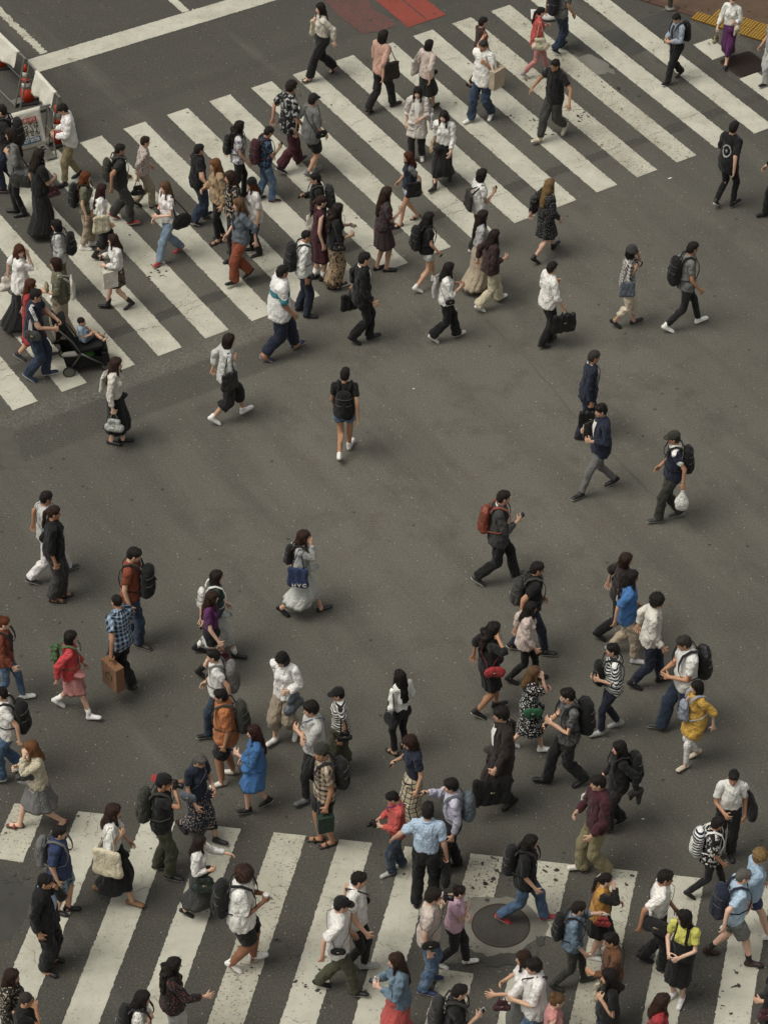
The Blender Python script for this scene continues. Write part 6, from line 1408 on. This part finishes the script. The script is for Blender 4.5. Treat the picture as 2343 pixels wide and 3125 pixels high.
# --- lower crossing, left
person(127, 1787, 124, 1974, 152, 1968, -6, 'short:k', 'over nb', 'shorts sky plaid dj', 'sneak k', 'dd', 'blue tee and plaid shorts', 'behind the black suit', bags=[(BP, 'back', 'g', 'grey framed backpack', 1.05)], fat=.012)
person(93, 1891, 106, 2103, 119, 2075, -18, 'short:k', 'blazer bk', 'straight bk', 'leather k', 'fd', 'black suit with hand at the mouth', 'stout, lower left', inner='lb', fat=.025, skin='b')
person(242, 1738, 212, 1929, 295, 1955, -10, 'mid:br', 'halft w', 'skirt:midi:.10 bk', 'heel tn', 'Fs', 'white blouse, black skirt and tan heels', '', bags=[('tote', 'sR', 'cr', 'large beige tote with dark straps', 1.2)])
person(28, 2097, 14, 2290, 52, 2284, -8, 'long:br', 'half k floral b', 'skirt:midi k', 'sneak w', 'dx', 'black floral top at the lower left corner', '', bags=[('bottle', 'R', 'pg', 'clear drink bottle')], skin='c', fat=.015)
person(60, 2147, 45, 2350, 80, 2342, -8, 'buzz:dgy', 'tee bk', 'straight dj denim', 'sneak k', 'df', 'black tee with cropped grey hair', 'at the bottom left edge', glasses=True, skin='b', fat=.015)
person(374, 2072, 362, 2268, 398, 2262, 12, 'wavy:k', 'blouseo bk floral 7a3a30', 'straight pg', 'sneak w', 'dr', 'black blouse with red flowers', 'reaching out to the right')
person(307, 2144, 296, 2340, 330, 2334, 0, 'long:k', 'long w lace k', 'straight k', 'sneak w', 'ds', 'white lace sleeves with centre parted black hair', 'at the bottom edge', bags=[(BP, 'back', 'k', 'black backpack', .95)])
person(436, 1815, 387, 1979, 462, 1968, 0, 'mid:d', 'blouse w', 'skirt:midi:.12 dg', 'heel k', 'rx', 'white blouse and grey pleated skirt', '', bags=[('hand', 'xR', '23302a', 'dark green handbag', 1.35)])
person(525, 1878, 499, 2099, 559, 2078, 3, 'afro:br', 'over w', 'shorts bk', 'sneak w', 'pp', 'white tee, black shorts and brown afro', '', fat=.02, bags=[(BP, 'back', 'bk', 'black backpack', 1.15), ('phone', 'L', 'lg', 'phone'), ('cup', 'R', 'w', 'white and red paper cup')], skin='d', sock='k')
person(733, 1940, 687, 2139, 779, 2147, -4, 'short:k', 'over w', 'straight ol', 'sneak k w', 'dd', 'white tee, olive trousers and black cap', '', hat='cap bk', bags=[('cross', 'cR', 'bk', 'small black neck pouch', .8)])
person(769, 1887, 748, 2092, 800, 2098, -10, 'short:k', 'tee w', 'slim k', 'sneak lg w', 'dd', 'white tee and black trousers with chest strap', 'beside the black cap', bags=[('cross', 'cL', 'dbr', 'brown sling bag', .8)])
# --- lower crossing, centre
person(869, 1451, 843, 1631, 868, 1622, 128, 'long:k', 'blouse w', 'slim bk', 'sandal k', 'ds', 'white shirt with very long black hair', 'walking away', bags=[('duffel', 'sL', 'bk', 'slouchy black bag', .8)])
person(883, 1589, 878, 1784, 902, 1778, 200, 'bob:br', 'teet n', 'skirt:maxi:.05 cr windowpane dbr', 'flat k', 'dp', 'navy tee and cream checked skirt', '', bags=[('phone', 'R', 'dg', 'phone')], pitch=.35)
person(970, 1642, 962, 1882, 994, 1873, 190, 'messy:k', 'lshirtt lav', 'straight bk', 'leather k', 'dw', 'pale lilac shirt and black trousers', '', bags=[(BP, 'back', 'gb', 'dark blue backpack', 1.0), ('phone', 'R', 'dg', 'phone held out')], H=1.74)
person(845, 1710, 841, 1889, 870, 1876, 196, 'short:k', 'long cor', 'straight dj denim gb', 'sneak lg', 'qq', 'coral red shirt and jeans', '', bags=[('camera', 'gL', 'bk', 'black camera held at the waist'), ('cross', 'cR', 'pur', 'purple camera strap pouch', .7)], pitch=.45)
person(920, 1741, 899, 1957, 946, 1955, 82, 'short:k', 'shirtt lb', 'straight bk', 'leather k', 'oh', 'pale blue shirt and red belt', 'seen from behind', belt='rd', bags=[('duffel', 'hR', 'bk', 'black work bag', .85)], stand=True)
person(1149, 1801, 1064, 1989, 1181, 1989, -4, 'long:k', 'over bk', 'straight jn denim dj', 'sneak rd w', 'dd', 'black tee, jeans and red sneakers', 'stepping over the manhole', bags=[(BP, 'back', 'bk', 'black backpack with charms', 1.05)], sex='f')
person(915, 1923, 929, 2150, 942, 2115, -5, 'messy:d', 'tee mau', 'straight jn denim lj', 'sneak nb', 'td', 'pale pink tee and jeans', 'camera raised to the eye', bags=[('camera', 'eL', 'bk', 'black camera'), ('cross', 'cR', 'bk', 'black camera bag', .9)], skin='c')
person(978, 1915, 955, 2090, 1027, 2083, 0, 'bun:d', 'fit pnk', 'slim k', 'sneak w', 'cc', 'pink tee with folded arms', '', sex='f', glasses=True, bags=[('tote', 'bL', 'cr', 'cream shoulder bag', .6)], fat=.012, skin='c')
person(855, 2062, 848, 2262, 872, 2254, 192, 'long:br', 'jacket den denim lj', 'skirt:midi:.08 cor', 'sneak w', 'pp', 'denim jacket and red skirt', 'at the bottom edge', bags=[('phone', 'L', 'k', 'phone'), ('bottle', 'R', 'pg', 'water bottle')], skin='c')
person(984, 2130, 970, 2330, 1005, 2326, 0, 'short:k', 'over bk', 'straight k', 'sneak k', 'dp', 'black tee and lanyard at the bottom edge', '', bags=[(BP, 'back', 'ch', 'black backpack', 1.05), ('phone', 'R', 'w', 'white card')])
person(1131, 2058, 1108, 2250, 1140, 2244, 188, 'mid:br', 'halft w', 'skirt:maxi:.12 g', 'flat k', 'rq', 'white top and long grey skirt', 'pointing to the left', bags=[('hand', 'xL', 'mr', 'dark red handbag', .8)])
person(1146, 2075, 1140, 2280, 1172, 2274, 188, 'messy:k', 'over w', 'straight jn denim lj', 'sneak w', 'qq', 'white tee with brown shoulder strap', 'at the bottom edge', bags=[('cross', 'cR', 'dbr', 'dark brown sling bag', 1.1)])
person(1193, 2150, 1178, 2345, 1210, 2340, 0, 'bun:lb', 'tanktop pk', 'mini jn denim', 'sneak w', 'dd', 'pink strap top with bare shoulders', 'at the bottom edge', sex='f', skin='c', bags=[('phone', 'R', 'k', 'phone')])
# --- right of the middle
person(1154, 1214, 1106, 1405, 1189, 1416, 0, 'short:k', 'tee bk chestlogo w', 'slim n', 'sneak k w', 'dd', 'black printed tee and glasses', '', glasses=True, bags=[(BP, 'back', 'dg', 'dark grey backpack', .95)], skin='b', fat=.01)
person(1144, 1300, 1096, 1474, 1167, 1471, 0, 'mid:k', 'blouseo mau', 'slim bk', 'leather k', 'dd', 'pale mauve blouse and black trousers', '', sock='w', bags=[('phone', 'R', 'k', 'phone')])
person(1062, 1346, 1028, 1553, 1081, 1531, 10, 'wavy:k', 'half bk', 'skirt:short:.0 bk', 'sneak k w', 'de', 'short black dress with long wavy hair', 'hand on the cheek', bags=[('cross', 'cR', 'rd', 'bright red shoulder bag', 1.25)], skin='b')
person(1147, 1442, 1107, 1621, 1180, 1621, 2, 'mid:lb', 'dress bk floral w', 'skirt:knee:.08 bk floral w', 'sneak w', 'pf', 'black floral dress and white sneakers', 'eating', bags=[('cross', 'cR', 'grn', 'green shoulder bag', 1.25)], skin='c')
person(1078, 1528, 1052, 1735, 1118, 1744, 190, 'messy:k', 'coat dbr', 'slim k', 'leather k', 'hd', 'long dark brown coat', '', inner='w', bags=[('case', 'hL', 'bk', 'large black travel bag', 1.35, 'plain')])
person(1224, 1486, 1177, 1696, 1267, 1692, 188, 'short:k', 'tee dg mottle g', 'straight k', 'leather k', 'pq', 'dark grey tee and white face mask', '', mask=True, bags=[(BP, 'back', 'bk', 'large black backpack', 1.2), ('phone', 'R', 'mr', 'dark red phone')])
person(1326, 1604, 1322, 1796, 1364, 1784, 196, 'long:k', 'lshirt bk', 'straight k', 'sneak k w', 'dd', 'black shirt with long tied hair', '', sex='m', bags=[(BP, 'back', 'bk', 'large black backpack', 1.15), ('coat', 'xL', 'ch', 'dark jacket over the arm', .8)])
person(1296, 1671, 1241, 1877, 1310, 1896, 198, 'short:k', 'sweat mr', 'flare kh', 'sneak ow', 'dq', 'dark maroon sweater and khaki wide trousers', '', bags=[('tote', 'sR', 'ow', 'off white cloth bag', .8)])
person(1345, 1193, 1293, 1379, 1383, 1378, 0, 'bob:br', 'half dbr', 'straight bk', 'leather k', 'dd', 'dark brown top and black trousers', 'next to the blue shirt', bags=[('hand', 'sL', 'k', 'black handbag', .9)])
person(1367, 1234, 1306, 1410, 1370, 1433, -4, 'long:k', 'over blu', 'tapered b', 'sneak lg w', 'dd', 'bright blue shirt and khaki trousers', '', glasses=True, bags=[('tote', 'sL', 'pg', 'pale tote', .7)])
person(1419, 1286, 1358, 1487, 1429, 1473, 0, 'curly:k', 'sweat ow', 'tapered n', 'leather k', 'dd', 'off white sweater and navy trousers', '', sock='w')
person(1331, 1392, 1280, 1589, 1329, 1572, 188, 'short:k', 'half w stripe n', 'slim n', 'sneak lg', 'xq', 'navy and white striped top', '', sex='f', bags=[(BP, 'front', 'bk', 'black backpack worn in front', .9)])
person(1474, 1364, 1420, 1577, 1518, 1580, 188, 'short:dgy', 'shirt w', 'straight dj denim n', 'sneak dg w', 'qq', 'white polo and dark jeans', '', bags=[(BP, 'back', 'k', 'black leather backpack', 1.1, 'leather'), ('phone', 'L', 'k', 'phone')], skin='b', fat=.015, pitch=.35)
person(1507, 1473, 1470, 1662, 1504, 1634, 206, 'bob:k', 'tunic yel', 'legging w', 'flat cr', 'ds', 'yellow dress and white leggings', '', bags=[(BP, 'front', 'sil', 'grey blue backpack worn in front', .8)], skin='c')
person(1574, 1666, 1560, 1852, 1590, 1846, 265, 'short:k', 'shirtt w', 'straight bk', 'leather k', 'dq', 'white short sleeved shirt facing the camera', '', skin='b', bags=[('duffel', 'sL', 'bk', 'large black bag', 1.1), ('phone', 'R', 'k', 'phone')])
# --- lower right
person(1556, 1767, 1466, 1943, 1560, 1920, 8, 'messy:k', 'over bk print w', 'slim k', 'leather k', 'dd', 'black tee with white squiggles', '', glasses=True, skin='b', bags=[(BP, 'back', 'w', 'navy and white striped backpack', 1.15, 'stripe', 'n')])
person(1606, 1877, 1519, 2064, 1621, 2086, 0, 'short:g', 'shirt lb', 'shorts g', 'leather br', 'dd', 'pale blue polo and grey shorts', '', glasses=True, bags=[(BP, 'back', 'n', 'navy backpack', 1.15)], skin='c', sock='k')
person(1637, 1836, 1566, 2016, 1668, 2030, 2, 'curly:bl', 'half sky', 'mini nb', 'sneak w', 'dd', 'pale denim shirt with curly blonde hair', '', sex='f', skin='c')
person(1440, 1883, 1373, 2078, 1428, 2098, -14, 'short:k', 'shirtt w', 'straight bk', 'leather k', 'dd', 'white polo tucked into black trousers', '', glasses=True, bags=[('cross', 'cR', 'k', 'black shoulder bag with orange handle', 1.7)], skin='b')
person(1483, 1970, 1443, 2152, 1461, 2163, 238, 'bob:k', 'tee lem overall bk', 'skirt:knee:.03 bk', 'sneak w', 'qq', 'lemon tee under black pinafore', '', look=-60, skin='c', bags=[('phone', 'L', 'k', 'phone')], stand=True)
person(1301, 1890, 1284, 2072, 1302, 2062, 0, 'pony:k', 'long gold raglan k', 'skirt:mini bk', 'sneak w', 'qf', 'yellow and black raglan top', '', sex='f', bags=[('hand', 'cR', 'rd', 'red belt bag', .8)], skin='c')
person(1251, 1949, 1186, 2139, 1263, 2122, 2, 'short:d', 'rolled den denim lj', 'slim dol', 'leather dol', 'wd', 'faded denim shirt and dark trousers', 'raising a phone', glasses=True, bags=[(BP, 'back', 'bk', 'flat black backpack', .95), ('phone', 'L', 'w', 'phone held up')], skin='c')
person(1316, 2018, 1300, 2220, 1332, 2212, 190, 'short:k', 'long brn', 'straight dj', 'sneak k', 'qd', 'brown long sleeved top with glasses', '', glasses=True, skin='b', bags=[('cross', 'cL', 'bk', 'black sling bag', 1.2)])
person(1310, 2097, 1296, 2300, 1324, 2292, 190, 'mid:k', 'tee bk', 'straight dj', 'sneak k', 'sd', 'black tee at the bottom edge with cream tote', '', bags=[('tote', 'sR', 'cr', 'cream tote', .9)])
person(1418, 2151, 1404, 2345, 1432, 2340, 0, 'mid:br', 'tee rd', 'straight dj', 'sneak w', 'dd', 'bright red top with clipped brown hair', 'at the bottom edge', skin='c')
person(1672, 2072, 1650, 2268, 1690, 2262, 200, 'long:k', 'long bk', 'skirt:short:.02 bk', 'sneak k', 'qd', 'black top and skirt at the lower right edge', '', bags=[('hand', 'xL', 'mr', 'dark red handbag', .9)])
# ------------------------------------------------------------------ stroller with a small child
g0 = (ground(133, 776)+ground(157, 810))/2; g1 = ground(216, 784); sh_ = math.atan2(*(g1-g0)[::-1])
st = link('stroller', None, None, (g0[0], g0[1], 0), sh_); tag(st, 'black pushchair with green bags in its basket', 'stroller')
MK = plain('stroller_black', '171716', .6, .4); MG = plain('stroller_metal', '6d6c66', .35, .5, .7); MT = plain('tyre_rubber', '232220', .85); MF = plain('stroller_fabric', '1f201e', .9, .2, 0, .3, 60); MGR = plain('shopping_green', '3f6420', .5, .4, 0, .4, 12)
for x, y, r in ((0, .27, .105), (0, -.27, .105), (.62, .20, .09), (.62, -.20, .09)):
    w = link('wheel', None, st, (x, y, r)); m = MB()
    for k in range(18):
        pass
    ring = [(r*.86*math.cos(a), 0, r*.86*math.sin(a)) for a in np.linspace(0, 2*math.pi, 23)]
    MB().tube(ring, r*.14, 8).build('tyre', MT, w, smooth=True); MB().tube([(0, -.018, 0), (0, .018, 0)], r*.80, 18).build('rim', plain('rim_dark', '5a594f', .5), w)
for y in (-1, 1):
    MB().tube([(0, .25*y, .11), (.22, .24*y, .42), (.10, .24*y, .66), (-.16, .235*y, 1.0)], .016, 8).build('frame_tube', MG, st, smooth=True)
    MB().tube([(.62, .20*y, .10), (.42, .235*y, .26), (.22, .24*y, .42)], .016, 8).build('frame_tube', MG, st, smooth=True)
MB().tube([(-.16, -.235, 1.0), (-.19, -.12, 1.02), (-.19, .12, 1.02), (-.16, .235, 1.0)], .020, 8).build('handle', MK, st, smooth=True)
MB().tube([(0, -.27, .10), (0, .27, .10)], .014, 8).build('rear_axle', MK, st)
v = [(.18, -.20, .44), (.58, -.19, .50), (.58, .19, .50), (.18, .20, .44), (-.06, -.20, .94), (-.06, .20, .94), (.60, -.18, .44), (.60, .18, .44)]
MB().add(v+[(a-.02, b, c-.05) for a, b, c in v], [(0, 1, 2, 3), (4, 0, 3, 5), (1, 6, 7, 2), (11, 10, 9, 8), (13, 11, 8, 12), (8, 9, 1, 0), (3, 2, 10, 11), (12, 8, 0, 4), (5, 3, 11, 13), (4, 5, 13, 12)]).build('seat', MF, st)
MB().box((.60, 0, .42), (.14, .36, .03), Ry(.4), .01).build('footrest', MF, st)
hd_ = []
for i in range(9):
    a = i/8*math.pi; hd_.append((-.09+.02*math.sin(a), -.22*math.cos(a), .86+.22*math.sin(a)))
hood = MB()
for k in range(5): hood.tube([(p[0]-.03*k+.06, p[1], p[2]+.012*math.sin(k*1.5)-.03*k) for p in hd_], [(.030, .012)]*9, 6)
hood.build('folded_hood', MF, st, smooth=True)
bk = MB(); bk.add([(-.02, -.22, .13), (.56, -.20, .13), (.56, .20, .13), (-.02, .22, .13), (-.08, -.245, .40), (.60, -.21, .30), (.60, .21, .30), (-.08, .245, .40)], [(0, 3, 2, 1), (0, 1, 5, 4), (1, 2, 6, 5), (2, 3, 7, 6), (3, 0, 4, 7)]); bk.build('basket', MF, st)
for c, s_, nm, lab in (((.30, -.08, .27), .30, 'shopping', 'green shopping bag in the stroller basket'),):
    vv, ff, nn = soft('duffel'); vv = (wrinkle(vv, nn, random.Random(4), .01)*np.array((.75, 1.0, .55)))@Rz(.1).T
    wl = Rz(sh_)@np.array(c)+np.array((g0[0], g0[1], 0)); o = link('shopping_bag', mesh_np('shopping_bag', vv, ff, True, vv, [MGR]), None, tuple(wl), sh_); tag(o, lab, 'shopping bag')
vv, ff, nn = soft('pouch'); o = link('cloth_bundle', mesh_np('cloth_bundle', vv*np.array((1.1, 1.0, .8)), ff, True, vv, [plain('bundle_pale', 'b9b3a6', .8)]), None, tuple(Rz(sh_)@np.array((.05, -.17, .38))+np.array((g0[0], g0[1], 0))), sh_); tag(o, 'pale folded cloth in the stroller basket', 'cloth')
MB().add([(.58, -.23, .10), (.70, -.21, .12), (.70, .21, .12), (.58, .23, .10), (.56, -.22, .36), (.66, -.20, .34), (.66, .20, .34), (.56, .22, .36)], [(0, 3, 2, 1), (4, 5, 6, 7), (0, 1, 5, 4), (1, 2, 6, 5), (2, 3, 7, 6), (3, 0, 4, 7)]).build('front_guard', MF, st)
for y in (-1, 1): MB().add([(-.08, .245*y, .40), (.10, .23*y, .33), (.40, .22*y, .30), (.60, .21*y, .30)], [(0, 3, 2, 1)]).build('side_panel', MF, st)
# the child, sitting
KS = .47; rngk = random.Random(77)
qk = dict(lean=-.15, twist=-.25, hyaw=-.25, hpitch=.1, hs=1.45, arms=['o', 'q'], sit=True, pz=.17, px=0, footL=((.62, .17, .10), -.9, 0), footR=((.66, -.20, .20), -.9, 0))
Pk = pose_bones(qk); vb, fb, Wb, nb_ = BODY['m']
kp = Rz(sh_)@np.array((.30, 0, .475))+np.array((g0[0], g0[1], 0))
kid = link('person', mesh_np('person', skin_pts(vb+nb_*(.012*np.clip((1.46-vb[:, 2])/.05, 0, 1))[:, None], Wb, Pk['RT'])*KS, fb, True, vb, [skin_mat()]), None, tuple(kp), sh_-.1); paint(kid, lin(SKIN['a'])); tag(kid, 'small child in pale blue shirt sitting up in the stroller', 'person')
garment('shirt', top_tpl('m', *TOPS['tee']), Pk, KS, rngk, C('lb'), 'plain', None, kid, .006, .02); garment('shorts', pants_tpl('m', *PANTS['shorts']), Pk, KS, rngk, C('gb'), 'plain', None, kid, .004, .012)
v_, f_, W_, n_ = hair_tpl('buzz'); o = link('hair', mesh_np('hair', skin_pts(v_, W_, Pk['RT'])*KS, f_, True, v_, [hair_mat()]), kid); paint(o, lin(HAIR['d']))
for s in 'LR':
    v_, f_, W_, n_ = shoe_tpl('sneak', s); o = link('sock', mesh_np('sock', skin_pts(v_, W_, Pk['RT'])*KS, f_, True, v_, [shoe_mat()]), kid); paint(o, C('g'), C('g'))
# lettering on the blue tote
for o in list(bpy.data.objects):
    if o.name.startswith('tote_bag') and 'HVC' in o.get('label', ''):
        r_ = next(p for p in PEOPLE if 'billowing' in p['desc']); Rw = Rz(r_['hd']); xd = Rw@np.array((1., 0, 0)); nd = Rw@np.array((0, -1., 0)); zd = np.array((0, 0, 1.))
        me = o.data; vv = np.empty(len(me.vertices)*3); me.vertices.foreach_get('co', vv); vv = vv.reshape(-1, 3); side = vv@nd; cen = vv[:, 2].min()+.10
        text_part('H V C', .085, M_TWHITE, o, (np.stack([xd, zd, nd], 1), nd*(side.max()+.004)+zd*cen+xd*.02), .21, .004)
for o in list(bpy.data.objects):   # outline of a hand printed on the kraft bag
    if 'green print' in o.get('label', ''):
        me = o.data; f = max(me.polygons, key=lambda p: (p.area*max(0, -p.normal.y))); c = np.array(f.center); n = np.array(f.normal); x = np.cross((0, 0, 1.), n); x /= np.linalg.norm(x); z = np.cross(n, x)
        P2d = [(-.07, -.03), (-.07, .04), (-.03, .07), (.0, .10), (.02, .10), (.01, .05), (.06, .05), (.065, .03), (.06, .01), (.065, -.01), (.055, -.03), (.04, -.05), (-.03, -.05), (-.07, -.03)]
        MB().tube([c+x*a+z*b+n*.004 for a, b in P2d], .005, 5).build('printed_hand', plain('print_green', '2f4a26', .8), o)
